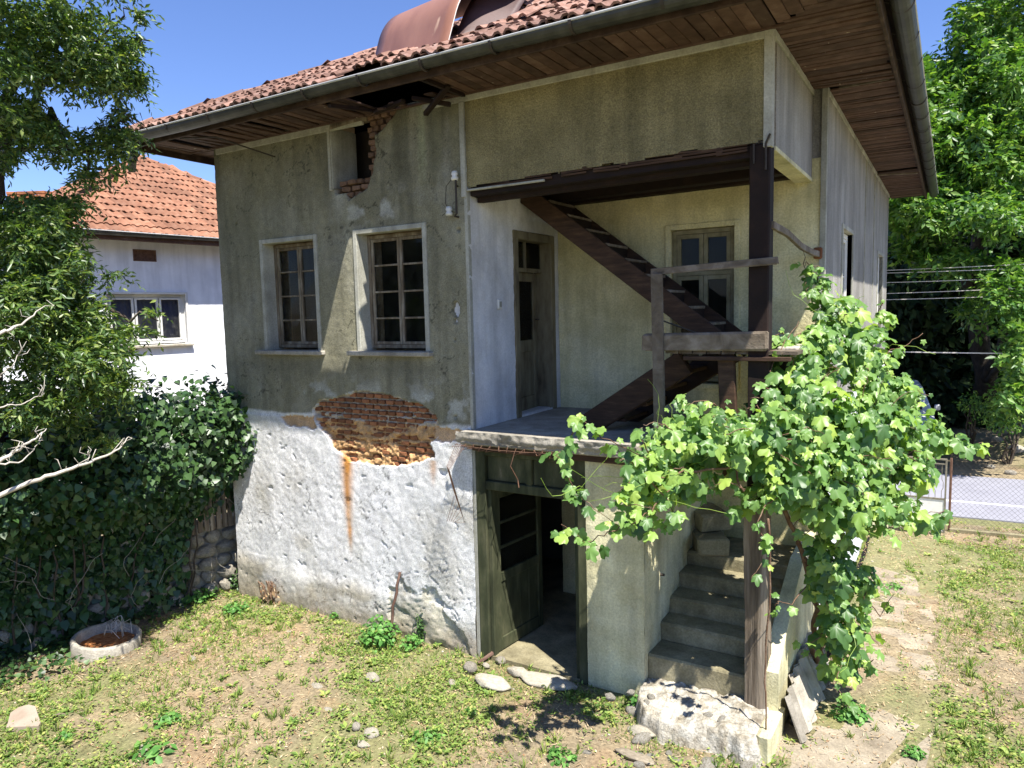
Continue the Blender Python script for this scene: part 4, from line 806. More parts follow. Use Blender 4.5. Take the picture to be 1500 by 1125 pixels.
gutter((EX0 - .06, -.745, 2.905), (EX1 + .10, -.745, 2.905), .065, house)
gutter((EX1 + .035, -.80, 2.905), (EX1 + .035, EY1 + .05, 2.905), .065, house)
m = MB(); Tq = (EX0 + .17, -.745); m.box(Tq[0] - .03, Tq[0] + .05, -.78, -.71, 2.66, 2.85, .006); m.bar((Tq[0] + .01, -.745, 2.67), (Tq[0] - .16, -.66, 2.60), .07, .06, c=.006); m.build('downpipe_elbow', MT['zinc'], house)
# curled rust brown sheet lying on the roof
def sheet(name, p0, p1, prof, mt, parent=None, extra=None):
    """p0,p1 lower corners; prof: list of (back, up) along the sheet"""
    p0 = Vector(p0); p1 = Vector(p1); nu = 8; pr = [Vector((0, 0, 0))]; vs = []; back = Vector((.12, 1, 0)).normalized()
    for k, (bk, u) in enumerate(prof):
        for i in range(nu + 1):
            t = i / nu; q = p0.lerp(p1, t) + back * bk * (1 + .12 * t) + Vector((.03 * k * .1, 0, u * (1 + .06 * t))); vs.append(q)
    n = nu + 1; fs = [(k * n + i, k * n + i + 1, (k + 1) * n + i + 1, (k + 1) * n + i) for k in range(len(prof) - 1) for i in range(nu)]
    return vs, fs
prof = []
for k in range(26):
    s = k / 25 * 1.35
    if s < .34: prof.append((s * .30, s * .95))
    else:
        a = min((s - .34) / .62, 1.0); th = math.radians(72 - 66 * a); b0, u0 = prof[-1]; ds = 1.35 / 25; prof.append((b0 + ds * math.cos(th), u0 + ds * math.sin(th)))
vs, fs = sheet('s', (-3.62, .10, 3.30), (-2.32, -.50, 3.05), prof, None)
m = MB(); m.add(vs, fs); ob = m.build('roof_sheet', MT['rustsheet'], None, True)
md = ob.modifiers.new('thick', 'SOLIDIFY'); md.thickness = .008; ob.data.materials.append(MT['sheetedge']); md.material_offset_rim = 1
base_at(ob, (-3.0, -.1, 3.2)); tag(ob, 'rust brown curled metal sheet lying on the tiled roof above the gutter', 'metal sheet')
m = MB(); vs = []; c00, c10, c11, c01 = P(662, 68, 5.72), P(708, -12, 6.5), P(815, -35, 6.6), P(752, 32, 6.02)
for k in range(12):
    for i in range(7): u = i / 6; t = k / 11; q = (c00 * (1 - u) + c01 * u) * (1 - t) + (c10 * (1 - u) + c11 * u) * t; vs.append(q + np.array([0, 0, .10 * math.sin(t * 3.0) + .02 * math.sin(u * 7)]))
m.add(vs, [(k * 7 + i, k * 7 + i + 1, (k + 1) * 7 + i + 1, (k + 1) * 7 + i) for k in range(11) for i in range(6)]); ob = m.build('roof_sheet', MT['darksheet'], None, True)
md = ob.modifiers.new('thick', 'SOLIDIFY'); md.thickness = .008; base_at(ob, (-2.2, .3, 3.3)); tag(ob, 'shade-toned sheet of tin standing in for the dark underside of the curled rusty sheet on the roof', 'metal sheet')

# ---------------------------------------------------------------- neighbour's house
NA = Vector((-11.55, 1.63, 0)); nd = Vector((.29, 2.13, 0)).normalized(); nn_ = Vector((nd.y, -nd.x, 0))
TN = Matrix(((nd.x, -nn_.x, 0, NA.x), (nd.y, -nn_.y, 0, NA.y), (0, 0, 1, 0), (0, 0, 0, 1)))    # local: u along, v into the house, z
nh = root('neighbour_house', 'white rendered neighbouring house with hipped orange tile roof and net curtains', 'house', TN @ Vector((2.5, 3, GZ)))
NW = (.30, 1.70, .60, 1.52); NV = (.80, 1.21, 2.11, 2.32)
m = MB(TN)
for a, b, c, d in cells(-1.0 + .35, 5.65, GZ, 2.46, [NW, NV]): m.box(a, b, 0, .25, c, d)
m.box(-.65, -.4, .25, 7, GZ, 2.46); m.box(5.4, 5.65, .25, 7, GZ, 2.46); m.box(-.4, 5.4, 6.8, 7, GZ, 2.46); m.box(-.4, 5.4, 1.6, 1.7, GZ, 2.45); m.build('wall', MT['white_n'], nh)
nw = window(nh, NW, .08, cols=1, rows=1, T=TN, fm='whitepaint', gm='glass_n', trim_mat='whitepaint', sillmat='palestone', ft=.05, st=.01)
for a, b in ((.36, .78), (.80, 1.22), (1.24, 1.64)):
    m = MB(TN); frame_rect(m, a, b, NW[2] + .075, NW[3] - .06, .07, .11, .035, .003); m.build('sash', MT['whitepaint'], nw)
m = MB(TN); vs = []; N = 60
for k in range(N + 1): u = .33 + 1.34 * k / N; v = .19 + .012 * math.sin(k * 1.5) + .008 * math.sin(k * .7); vs += [(u, v, .64), (u, v, 1.50)]
m.add(vs, [(2 * k, 2 * k + 2, 2 * k + 3, 2 * k + 1) for k in range(N)]); m.build('curtain', MT['curtain'], nw, True)
m = MB(TN); frame_rect(m, NV[0], NV[1], NV[2], NV[3], -.01, .06, .02); m.box(NV[0] + .02, NV[1] - .02, .03, .05, NV[2] + .02, NV[3] - .02); m.build('attic_vent', MT['rustiron'], nh)
m = MB(TN); m.box(-1.1, 6.1, -.43, -.0, 2.465, 2.49, .004); m.box(-1.1, 6.1, -.45, -.43, 2.42, 2.55, .004); m.build('eave_board', MT['soffit'], nh)
m = MB(TN); e0, e1 = -1.1, 6.1; hw = 3.6; nz = 2.54; T3 = math.tan(math.radians(30)); 
B = [(e0, -.45, nz), (e1, -.45, nz), (e1, 7.4, nz), (e0, 7.4, nz), (2.5, -.45 + hw, nz + hw * T3), (2.5, 7.4 - hw, nz + hw * T3)]
m.add(B, [(0, 1, 4), (1, 2, 5, 4), (2, 3, 5), (3, 0, 4, 5)]); nr = m.build('roof', MT['tile_n'], nh)
tn = []
for s in range(4):
    q = MB(); v_, f_ = tile_geo(s, .235, .36); q.add(v_, f_); tn.append(q.mesh('roof_tile', MT['tile_n']))
c3 = math.atan(T3); st_ = MB(); cc = 0; allt = []
for side in range(2):
    O, D, Uh, Ln = [(Vector((e0, -.45, nz)), Vector((1, 0, 0)), Vector((0, 1, 0)), e1 - e0), (Vector((e0, 7.4, nz)), Vector((0, -1, 0)), Vector((1, 0, 0)), 7.85)][side]
    up = Uh * math.cos(c3) + Vector((0, 0, 1)) * math.sin(c3); nm = D.cross(up); R = Matrix((D, up, nm)).transposed().to_4x4()
    for r in range(int(hw / math.cos(c3) / .30) + 1):
        s0 = r * .30 - .05; h0 = max(0, s0 * math.cos(c3)); k = 0
        while h0 + .02 + (k + .5) * .222 < Ln - h0 - .02:
            pos = O + D * (h0 + .02 + (k + .5) * .222) + up * s0 + nm * .012
            mw = TN @ Matrix.Translation(pos) @ R @ Matrix.Rotation(random.gauss(0, .012), 4, 'Z') @ Matrix.Rotation(random.gauss(0, .01), 4, 'X')
            if side == 0 and k * .222 + h0 < 4.6 and cc < 298: link('roof_tile', tn[(r * 7 + k) % 4], nr, mw); cc += 1
            else: v_, f_ = tile_geo(r % 4, .235, .36); st_.add([tuple(mw @ Vector(p)) for p in v_], f_)
            k += 1
o = st_.build('roof_tiles', MT['tile_n'], nr); o['kind'] = 'stuff'
q = MB(); q.add([tuple(v.co) for v in cap.vertices], [tuple(p.vertices) for p in cap.polygons]); capn = q.mesh('ridge_tile', MT['tile_n'])
caps(TN @ Vector(B[0]), TN @ Vector(B[4]), capn, nr); caps(TN @ Vector(B[1]), TN @ Vector(B[4]), capn, nr); caps(TN @ Vector(B[4]), TN @ Vector(B[5]), capn, nr)
gutter(TN @ Vector((e0, -.52, nz + .01)), TN @ Vector((e1, -.52, nz + .01)), .06, nh)
wg = root('neighbour_shed', 'low tiled outbuilding with brick chimney behind the leafy tree left of the white house', 'outbuilding', TN @ Vector((-3, 3, GZ)))
m = MB(TN); m.box(-5.2, -.8, .4, 5, GZ, 2.2); m.build('wall', MT['white_n'], wg)
m = MB(TN); m.add([(-5.5, .1, 2.2), (-.67, .1, 2.2), (-.67, 2.7, 3.5), (-5.5, 2.7, 3.5), (-5.5, 5.3, 2.2), (-.67, 5.3, 2.2)], [(0, 1, 2, 3), (3, 2, 5, 4), (0, 3, 4), (1, 5, 2)]); m.build('roof', MT['tile_n'], wg)
cp = P(50, 262, 15.2); m = MB(Matrix.Translation((cp[0], cp[1], 0)) @ Matrix.Rotation(.5, 4, 'Z')); m.box(-.42, .42, -.25, .25, 2.0, 3.6); chm = m.build('chimney', MT['brick'], wg)
zc = 3.3
for r in range(7):
    for sidek in range(4):
        for k in range(4 if sidek % 2 == 0 else 2):
            ln = .84 if sidek % 2 == 0 else .5; t = -ln / 2 + (k + .5) * ln / (4 if sidek % 2 == 0 else 2); off = (.25 if sidek % 2 == 0 else .42)
            v = Vector((t, -off, 0)) if sidek == 0 else Vector((off, t, 0)) if sidek == 1 else Vector((t, off, 0)) if sidek == 2 else Vector((-off, t, 0))
            link('brick', bm_[(r + k) % 6], chm, Matrix.Translation((cp[0], cp[1], 0)) @ Matrix.Rotation(.5, 4, 'Z') @ Matrix.Translation(v + Vector((0, 0, zc + r * .075))) @ Matrix.Rotation(sidek * math.pi / 2, 4, 'Z') @ Matrix.Diagonal((.195, .10, .062, 1)))

# ---------------------------------------------------------------- boundary wall, fence, ivy
h0 = Vector((-5.98, .25, GZ)); h1 = Vector((-6.75, -3.9, GZ)); hd = (h1 - h0).normalized(); hn = Vector((-hd.y, hd.x, 0)); 
if hn.x < 0: hn = -hn
sw_ = root('stone_wall', 'low dry stone boundary wall in deep shade under the ivy', 'wall', (h0 + h1) / 2)
m = MB(); Tw = Matrix(((hd.x, hn.x, 0, h0.x), (hd.y, hn.y, 0, h0.y), (0, 0, 1, GZ), (0, 0, 0, 1)))
m = MB(Tw); m.box(0, 4.2, -.35, -.07, -.1, .8); sb = m.build('wall_body', MT['stone'], sw_)
def rock_mesh(name, mt, seed, sub=2, rough=.25, flat=1.0):
    import bmesh
    bm = bmesh.new(); bmesh.ops.create_icosphere(bm, subdivisions=sub, radius=1.0); rr = random.Random(seed); off = rr.uniform(0, 99)
    pl = [Vector((rr.uniform(-1, 1), rr.uniform(-1, 1), rr.uniform(-.6, 1))).normalized() for _ in range(11)]
    for v in bm.verts:
        d = v.co.normalized(); s = 1 + (float(fbm(np.array(d.x * 1.3 + off), np.array(d.y * 1.3 + d.z * 1.7), seed, 4)) - .5) * rough * 2
        for q in pl:
            k = d.dot(q)
            if k * s > .74: s = .74 / k
        v.co = Vector((d.x * s, d.y * s, d.z * s * flat))
    me = bpy.data.meshes.new(name); bm.to_mesh(me); bm.free(); me.materials.append(mt); me.polygons.foreach_set('use_smooth', [sub > 2] * len(me.polygons)); return me
st_m = [rock_mesh('stone', MT['stone'], 60 + k, 2, .2) for k in range(6)]
random.seed(8)
for r in range(6):
    u = .05 + (r % 2) * .08
    while u < 4.2:
        wd = random.uniform(.13, .26); hh = .15
        link('stone', random.choice(st_m), sb, Tw @ Matrix.Translation((u + wd / 2, -.03 + random.uniform(-.03, .02), r * hh + hh / 2 - .02)) @ Matrix.Rotation(random.uniform(-.1, .1), 4, 'Y') @ Matrix.Diagonal((wd * .56, .09, hh * .58, 1))); u += wd + .01
fe = root('slat_fence', 'weathered upright slats of a fence against the house corner, half hidden by ivy', 'fence', h0 + hn * .05)
for k in range(16):
    m = MB(Tw); u = -.02 + k * .07; tp = 1.95 + random.uniform(-.05, .05); m.box(u, u + .05, .04, .055, .75, tp, 0, .004); m.build('slat', MT['postwood'], fe)
m = MB(Tw); m.box(-.03, 4.2, .005, .038, 1.0, 1.07); m.box(-.03, 4.2, .005, .038, 1.7, 1.77); m.build('fence_rail', MT['postwood'], fe)
def plane_leaves(n, u, v, z, nrmv, spread, size, tmpl, dr=(0, 0, -1), dm=.7):
    pos = np.array([list(Tw @ Vector((a, b, c))) for a, b, c in zip(u, v, z)]); nr_ = np.array(nrmv) + rng.normal(size=(n, 3)) * spread
    return leaves(pos, nr_, size, tmpl, axis=np.array(dr, float), axis_mix=dm)
N = 26000; u = rng.uniform(-.05, 4.4, N); z = rng.uniform(.35, 2.45, N); tu = fbm(u * 2.2, z * 2.2, 611, 4); topz = 2.30 + .50 * (fbm(u * 2.2, u * 0, 612, 4) - .5) * 2
thick = .10 + (.40 + .55 * sstep(.2, 1.2, u)) * sstep(.9, 1.7, z) * (.5 + tu); v = thick * rng.uniform(.35, 1.05, N)
keepm = (z < topz) & (rng.random(N) < .40 + .8 * sstep(.5, 1.5, z)) & (rng.random(N) < .3 + 1.4 * (tu - .2)) & ~((z < 1.35 - 1.15 * sstep(.4, 1.0, u)) )
u, z, v = u[keepm], z[keepm], v[keepm]
ivy = root('ivy_hedge', 'dense dark glossy ivy hanging over the boundary fence beside the house corner', 'ivy', (h0 + h1) / 2 + Vector((0, 0, .0)))
o = leaf_obj('ivy_leaves', [plane_leaves(len(u), u, v, z, (.6, -.25, .45), .42, rng.uniform(.045, .085, len(u)), LEAF_IVY)], MT['ivy'], ivy); o['kind'] = 'stuff'
N = 12000; u = rng.uniform(-.1, 6.0, N); z = rng.uniform(.05, 2.1, N); v = rng.uniform(-.10, .09, N); kk_ = ~((u < .75) & (z < .95)); u, z, v = u[kk_], z[kk_], v[kk_]
o = leaf_obj('ivy_leaves', [plane_leaves(len(u), u, v, z, (.7, -.25, .35), .4, rng.uniform(.07, .11, len(u)), LEAF_IVY)], MT['ivy'], ivy); o['kind'] = 'stuff'
N = 5200; u = rng.uniform(-.1, 4.3, N); v = rng.uniform(-.5, .85, N) * (.45 + .55 * sstep(0, .8, u)); z = 2.12 + .45 * (fbm(u * 2.6, v * 2.6, 613, 4) - .5) * 2 + rng.normal(0, .13, N) - .25 * np.abs(v)
o = leaf_obj('ivy_leaves', [plane_leaves(N, u, v, z, (.2, -.1, .8), .45, rng.uniform(.045, .085, N), LEAF_IVY)], MT['ivy'], ivy); o['kind'] = 'stuff'
m = MB(Tw); random.seed(12)
for k in range(16):
    u = random.uniform(.5, 4.2); p = [(u, .02, 0)]
    for s in range(1, 13): p.append((p[-1][0] + random.gauss(0, .035), .03 + .05 * random.random() + .01 * s, s * .16))
    m.tube(p, [.013 - .0008 * i for i in range(13)], 5)
m.build('ivy_stem', MT['bark'], ivy, True)
m = MB(Tw)
for k in range(40):
    u = random.uniform(.2, 4.2); z0 = random.uniform(.3, 1.7); v0 = random.uniform(.1, .35); p = [(u, v0, z0)]
    dd_ = np.array([random.gauss(0, .05), .01, -.04])
    for s in range(9): dd_ = dd_ * .85 + np.array([random.gauss(0, .018), random.gauss(0, .006), random.gauss(-.006, .010)]); p.append(tuple(np.array(p[-1]) + dd_))
    m.tube(p, .0028, 4)
m.build('dry_tendril', MT['stone'], ivy)['kind'] = 'stuff'
# ---------------------------------------------------------------- trees
def crown_px(blobs, per, rc, size, tmpl, up=(0, 0, .5), droop=.5, spread=.6, keep=None):
    """blobs: (px, py, rx, ry, distance, depth spread, clusters)"""
    out = []
    for cx, cy, rx, ry, d, dd, ncl in blobs:
        c0 = P(cx, cy, d)
        for _ in range(ncl):
            while True:
                a, b, c = rng.uniform(-1, 1, 3)
                if a * a + b * b + c * c < 1: break
            cc = P(cx + a * rx, cy + b * ry, d + c * dd); r_ = rc * rng.uniform(.6, 1.3); n = int(per * rng.uniform(.6, 1.3))
            pos = cc + rng.normal(size=(n, 3)) * r_ * np.array([.55, .55, .42]); out.append((pos, (pos - cc) * (1.2 / r_) + np.array(up) * 2 + (cc - c0) * .3))
    pos = np.concatenate([o[0] for o in out]); nr_ = np.concatenate([o[1] for o in out]); nr_ = norm(nr_) + rng.normal(size=pos.shape) * spread
    if keep is not None: k = keep(pos); pos, nr_ = pos[k], nr_[k]
    return leaves(pos, nr_, rng.uniform(size[0], size[1], len(pos)), tmpl, axis=np.array([0, 0, -1.0]), axis_mix=droop)
def sprays(blobs, tw, L0, nleaf, size, tmpl, grav=.5, up=.3):
    """hanging twigs set with leaves on both sides"""
    S0 = []; D0 = []
    for cx, cy, rx, ry, d, dd, ncl in blobs:
        c0 = P(cx, cy, d)
        for _ in range(int(ncl * tw)):
            q = rng.normal(size=3); q = q / np.linalg.norm(q) * rng.random() ** .4; s = P(cx + q[0] * rx, cy + q[1] * ry, d + q[2] * dd)
            dv = (s - c0); dv = dv / (np.linalg.norm(dv) + 1e-6) * .6 + rng.normal(size=3) * .6 + np.array([0, 0, up]); S0.append(s); D0.append(dv / np.linalg.norm(dv))
    S0 = np.array(S0); D0 = np.array(D0); n = len(S0); L = L0 * rng.uniform(.5, 1.3, n); t = (np.arange(nleaf) + .5) / nleaf
    tt = t[None, :, None]; pos = S0[:, None] + L[:, None, None] * (D0[:, None] * tt + np.array([0, 0, -grav]) * tt ** 2) - L[:, None, None] * D0[:, None] * .4
    tang = norm(D0[:, None] + np.array([0, 0, -2 * grav]) * tt); side = norm(np.cross(tang, np.array([0, 0, 1.]) + rng.normal(size=(n, 1, 3)) * .3)); sg = np.where(np.arange(nleaf) % 2 == 0, 1., -1.)[None, :, None]
    ax = norm(tang * .7 + side * sg * .9 + np.array([0, 0, -.35]) + rng.normal(size=pos.shape) * .25); nr = norm(np.cross(tang, side * 1.0) * -1.0 * np.sign(np.cross(tang, side)[..., 2:3] * -1 + 1e-9) + rng.normal(size=pos.shape) * .45)
    pos = pos.reshape(-1, 3); sz = rng.uniform(size[0], size[1], len(pos))
    return leaves(pos, nr.reshape(-1, 3), sz, tmpl, axis=ax.reshape(-1, 3), axis_mix=.9)
def limb(m, pts, r0, r1, n=7, wig=.05, sub=5):
    q = []; pts = [np.array(p, float) for p in pts]
    for a, b in zip(pts[:-1], pts[1:]):
        for k in range(sub): q.append(a + (b - a) * k / sub + rng.normal(size=3) * wig * (0 if (k == 0 and len(q) == 0) else 1))
    q.append(pts[-1]); m.tube(q, list(np.linspace(r0, r1, len(q))), n); return q
# plum tree at the left
pb = onZ(28, 905); pb = np.array([pb[0] - .35, pb[1] + .2, GZ])
tr = root('plum_tree', 'leafy plum tree with drooping branches overhanging the ivy at the left', 'tree', pb)
left = [(30, 30, 90, 50, 6.0, .7, 75), (110, 70, 90, 60, 6.0, .6, 110), (10, 90, 50, 34, 5.8, .8, 50), (150, 100, 55, 38, 6.0, .4, 50), (60, -60, 160, 60, 5.6, .9, 110), (195, 62, 16, 12, 6.1, .2, 6), (200, 108, 16, 9, 6.1, .2, 6), (205, 20, 10, 8, 6.1, .1, 3), (190, 120, 20, 14, 6.1, .2, 8),
        (20, 165, 50, 35, 6.0, .7, 44), (60, 190, 42, 28, 6.1, .5, 34), (105, 215, 36, 26, 6.2, .4, 20), (165, 205, 42, 30, 6.2, .3, 36), (180, 165, 22, 10, 6.2, .3, 6), (125, 255, 22, 16, 6.2, .3, 8),
        (5, 230, 18, 30, 6.0, .5, 12), (45, 330, 70, 50, 6.0, .7, 130), (65, 390, 72, 60, 6.0, .7, 160), (30, 450, 70, 70, 5.9, .8, 150), (115, 470, 48, 50, 6.0, .5, 80), (110, 520, 85, 50, 5.9, .6, 120), (180, 485, 18, 20, 6.0, .3, 7), (222, 455, 10, 6, 6.0, .1, 2), (205, 478, 20, 8, 6.0, .1, 3), (170, 400, 22, 6, 6.1, .2, 3), (50, 590, 90, 36, 5.9, .5, 80), (150, 560, 50, 25, 5.9, .4, 34), (90, 300, 50, 18, 6.1, .3, 20),
        (-120, 100, 130, 200, 5.2, .8, 170), (-160, 400, 130, 160, 5.3, .8, 170), (-120, -120, 160, 120, 5.2, .8, 100), (0, -160, 120, 60, 5.0, .7, 60), (150, 645, 26, 12, 5.9, .2, 4)]
o = leaf_obj('crown', [sprays(left, 3.4, .24, 12, (.045, .078), LEAF_SLIM, .55)], MT['plum'], tr); o['kind'] = 'stuff'
m = MB(); t0 = pb; t1 = P(0, 700, 6.6); t2 = P(-20, 480, 6.2); t3 = P(0, 250, 6.1)
limb(m, [t0, t1, t2, t3, P(40, 20, 6.1)], .10, .03); limb(m, [t1, P(60, 560, 6.1), P(140, 500, 6.1)], .05, .01); limb(m, [t2, P(60, 380, 6.1), P(150, 330 + 130, 6.1), P(232, 470, 6.1)], .05, .006)
limb(m, [t3, P(60, 175, 6.1), P(110, 225, 6.1), P(160, 260, 6.1)], .035, .006); limb(m, [t3, P(70, 110, 6.1), P(150, 95, 6.1), P(220, 60, 6.1)], .035, .005); limb(m, [P(70, 110, 6.1), P(120, 60, 6.1), P(205, 18, 6.1)], .02, .005); limb(m, [P(110, 225, 6.1), P(170, 180, 6.1), P(205, 165, 6.1)], .015, .004)
m.build('trunk', MT['bark'], tr, True)
m = MB(); limb(m, [pb + [.35, .05, 0], P(42, 830, 7.0), P(45, 760, 7.1), P(70, 640, 7.2)], .035, .012); limb(m, [pb + [-.1, -.3, 0], P(5, 850, 6.8), P(0, 780, 6.8), P(20, 640, 7.0)], .035, .02); m.build('stem', MT['vinebark'], tr, True)
bt0 = P(-320, 700, 3.1); bt0 = np.array([bt0[0], bt0[1], GZ]); bare = root('bare_tree', 'leafless grey tree with long pale branches reaching in front of the ivy', 'tree', bt0)
m = MB(); tz = [bt0, bt0 + [.03, .02, .9], bt0 + [-.02, .03, 1.8], bt0 + [.0, .0, 2.6], bt0 + [.05, .03, 3.4]]; limb(m, tz, .05, .02, 8, .015); m.build('trunk', MT['palebark'], bare, True)
def branch(chains, z0):
    m = MB(); chains[0][0][0] = bt0 + [0, 0, z0]
    for c, r0, r1 in chains:
        q = limb(m, c, r0 * .62, r1 * .55, 6, .004, 6)
        for k in range(len(q) // 4):
            a = q[int(rng.integers(len(q) // 3, len(q)))]; b = a + rng.normal(size=3) * .028 + [0, 0, .02]; m.tube([a, b, b + rng.normal(size=3) * .02 + [0, 0, .015]], [.0025, .002, .001], 4)
    m.build('branch', MT['palebark'], bare, True)
branch([([None, P(-40, 742, 3.6), P(60, 700, 3.7), P(125, 680, 3.8), P(170, 660, 3.9), P(188, 640, 4.0)], .026, .004), ([P(125, 680, 3.8), P(130, 668, 3.8), P(129, 658, 3.8)], .005, .002)], 2.0)
branch([([None, P(-10, 682, 3.5), P(25, 660, 3.6), P(50, 642, 3.6), P(68, 628, 3.7)], .022, .004), ([P(-10, 682, 3.5), P(35, 675, 3.6), P(62, 642, 3.65)], .008, .003)], 2.3)
branch([([None, P(0, 487, 3.6), P(30, 475, 3.7), P(66, 448, 3.8)], .020, .004), ([P(-80, 605, 3.5), P(0, 550, 3.6), P(20, 535, 3.6), P(33, 512, 3.65)], .008, .002), ([P(-80, 605, 3.5), P(0, 597, 3.6), P(35, 590, 3.7), P(65, 576, 3.8)], .008, .003), ([bt0 + [0, 0, 2.5], P(-80, 605, 3.5)], .012, .008)], 2.7)
# walnut at the right
wb = onZ(1440, 640, GZ); wb = np.array([wb[0] - .2, wb[1] + 2.5, GZ])
wt = root('walnut_tree', 'large bright green walnut tree standing beyond the road behind the wires', 'tree', wb)
right = [(1400, 130, 65, 55, 14.5, 1.2, 60), (1360, 200, 50, 80, 14, 1.2, 60), (1450, 40, 60, 60, 14.5, 1.2, 55), (1450, 200, 90, 90, 14, 1.5, 110), (1345, 110, 22, 30, 14.2, .6, 14), (1480, 110, 60, 60, 13.6, 1, 50),
         (1350, 300, 65, 50, 13.5, 1.0, 60), (1450, 310, 60, 30, 13, 1, 36), (1400, 380, 60, 20, 13.6, .8, 18), (1480, 420, 36, 40, 12.8, .7, 26), (1490, 500, 26, 50, 12.6, .6, 16), (1485, 570, 22, 26, 12.8, .5, 8), (1330, 360, 30, 22, 14, .5, 9), (1445, 450, 40, 25, 14, .6, 8),
         (1620, 250, 130, 300, 14.5, 2.2, 240), (1600, -100, 200, 120, 14.5, 2, 150), (1700, 500, 120, 120, 14, 2, 80), (1550, 420, 50, 130, 14, 1.5, 60)]
o = leaf_obj('crown', [sprays(right, 6.5, .46, 12, (.10, .18), LEAF_DIAMOND, .40)], MT['walnut'], wt); o['kind'] = 'stuff'
m = MB(); wb2 = wb + np.array([.15, 1.8, 0]); a = P(1445, 560, 17.2); b = P(1432, 440, 17)
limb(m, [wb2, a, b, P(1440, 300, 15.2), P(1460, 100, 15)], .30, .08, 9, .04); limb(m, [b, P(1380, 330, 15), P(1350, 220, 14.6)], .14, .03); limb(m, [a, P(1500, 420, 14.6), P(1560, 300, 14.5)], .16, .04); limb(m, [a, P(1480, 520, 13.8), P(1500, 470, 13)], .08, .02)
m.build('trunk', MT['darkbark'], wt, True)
# woodland behind, one mass
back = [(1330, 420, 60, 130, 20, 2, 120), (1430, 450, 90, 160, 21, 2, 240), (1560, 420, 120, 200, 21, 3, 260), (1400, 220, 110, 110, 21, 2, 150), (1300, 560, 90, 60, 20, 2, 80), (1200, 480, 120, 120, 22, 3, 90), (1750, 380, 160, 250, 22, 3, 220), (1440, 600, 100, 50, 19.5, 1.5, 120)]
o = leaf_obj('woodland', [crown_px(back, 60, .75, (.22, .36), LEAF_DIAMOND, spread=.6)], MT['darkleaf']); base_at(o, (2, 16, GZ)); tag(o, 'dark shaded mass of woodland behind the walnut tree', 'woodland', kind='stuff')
def small_bush(px, py, rx, ry, d, n, label, mt='walnut', sz=(.06, .10)):
    c = P(px, py + ry, d); g = np.array([c[0], c[1], GZ]); bt = root('bush', label, 'bush', g)
    leaf_obj('foliage', [crown_px([(px, py, rx, ry, d, .5, n)], 60, .22, sz, LEAF_DIAMOND, spread=.6)], MT[mt], bt)['kind'] = 'stuff'
    m = MB()
    for k in range(5): limb(m, [g, P(px + rng.uniform(-.5, .5) * rx, py, d)], .025, .008, 5)
    m.build('stem', MT['bark'], bt)
small_bush(1480, 600, 40, 34, 13.6, 26, 'grey green bush on the bank at the right behind the stones', 'walnut')
small_bush(1425, 590, 14, 14, 14.6, 5, 'small bright bush beside the dark walnut trunk', 'walnut')
for (bx, by, s_, lab) in ((-19, 6, 1.3, 'distant leafy tree standing behind the neighbouring white house'), (-26, 16, 1.8, 'far broad tree beyond the outbuilding chimney'), (-3, 30, 1.6, 'far tree directly behind the farmhouse')):
    t_ = root('leafy_tree', lab, 'tree', (bx, by, GZ)); pos = []
    for k in range(60):
        c = np.array([bx, by, .6 * s_]) + rng.normal(size=3) * np.array([.9, .9, .55]) * s_; pos.append(c + rng.normal(size=(45, 3)) * .35 * s_)
    pos = np.concatenate(pos); pos = pos[pos[:, 2] < 2.0 if s_ < 1.5 else pos[:, 2] < 9]
    leaf_obj('crown', [leaves(pos, pos - np.array([bx, by, 0]) + rng.normal(size=pos.shape), rng.uniform(.15, .25, len(pos)), LEAF_DIAMOND)], MT['walnut'], t_)['kind'] = 'stuff'
    m = MB(); limb(m, [(bx, by, GZ), (bx, by, .8 * s_)], .2, .08); m.build('trunk', MT['bark'], t_)

# ---------------------------------------------------------------- grape vine over the loggia
vb = onZ(1198, 985); vine = root('grape_vine', 'sprawling sunlit grape vine climbing over the loggia post, stair and side wall', 'vine', vb)
mass = [(1100, 645, 80, 42, 4.75, .22, 210), (1020, 640, 66, 34, 4.65, .2, 130), (955, 690, 42, 44, 4.5, .18, 110), (1000, 700, 60, 30, 4.7, .18, 70), (1175, 585, 60, 60, 5.1, .3, 210), (1205, 500, 34, 48, 5.6, .25, 110), (1203, 430, 20, 32, 5.7, .15, 38), (1190, 400, 7, 14, 5.7, .1, 6),
        (1265, 520, 36, 52, 5.7, .3, 130), (1185, 680, 90, 62, 4.95, .3, 330), (1262, 630, 76, 66, 5.2, .3, 270), (1345, 625, 50, 28, 5.4, .2, 80), (1395, 648, 40, 14, 5.5, .15, 34), (1240, 740, 66, 48, 5.1, .3, 190), (1310, 735, 48, 22, 5.2, .2, 60), (1358, 760, 18, 14, 5.3, .1, 8), (1215, 830, 34, 54, 5.3, .22, 130), (1250, 845, 34, 30, 5.4, .2, 60), (1235, 910, 38, 44, 5.5, .2, 110), (1240, 975, 28, 30, 5.6, .15, 30),
        (1120, 725, 60, 22, 4.75, .18, 60), (1290, 690, 60, 40, 5.2, .25, 90), (1340, 685, 36, 18, 5.3, .15, 30), (1150, 540, 20, 26, 5.3, .15, 24), (1000, 600, 30, 14, 4.8, .12, 12), (930, 720, 20, 20, 4.45, .1, 18), (1070, 600, 40, 16, 4.8, .12, 26)]
VL = [vine_leaf(s, .12 + .25 * (s % 4) / 4) for s in range(8)]
vp = []; vn = []; vs_z = []
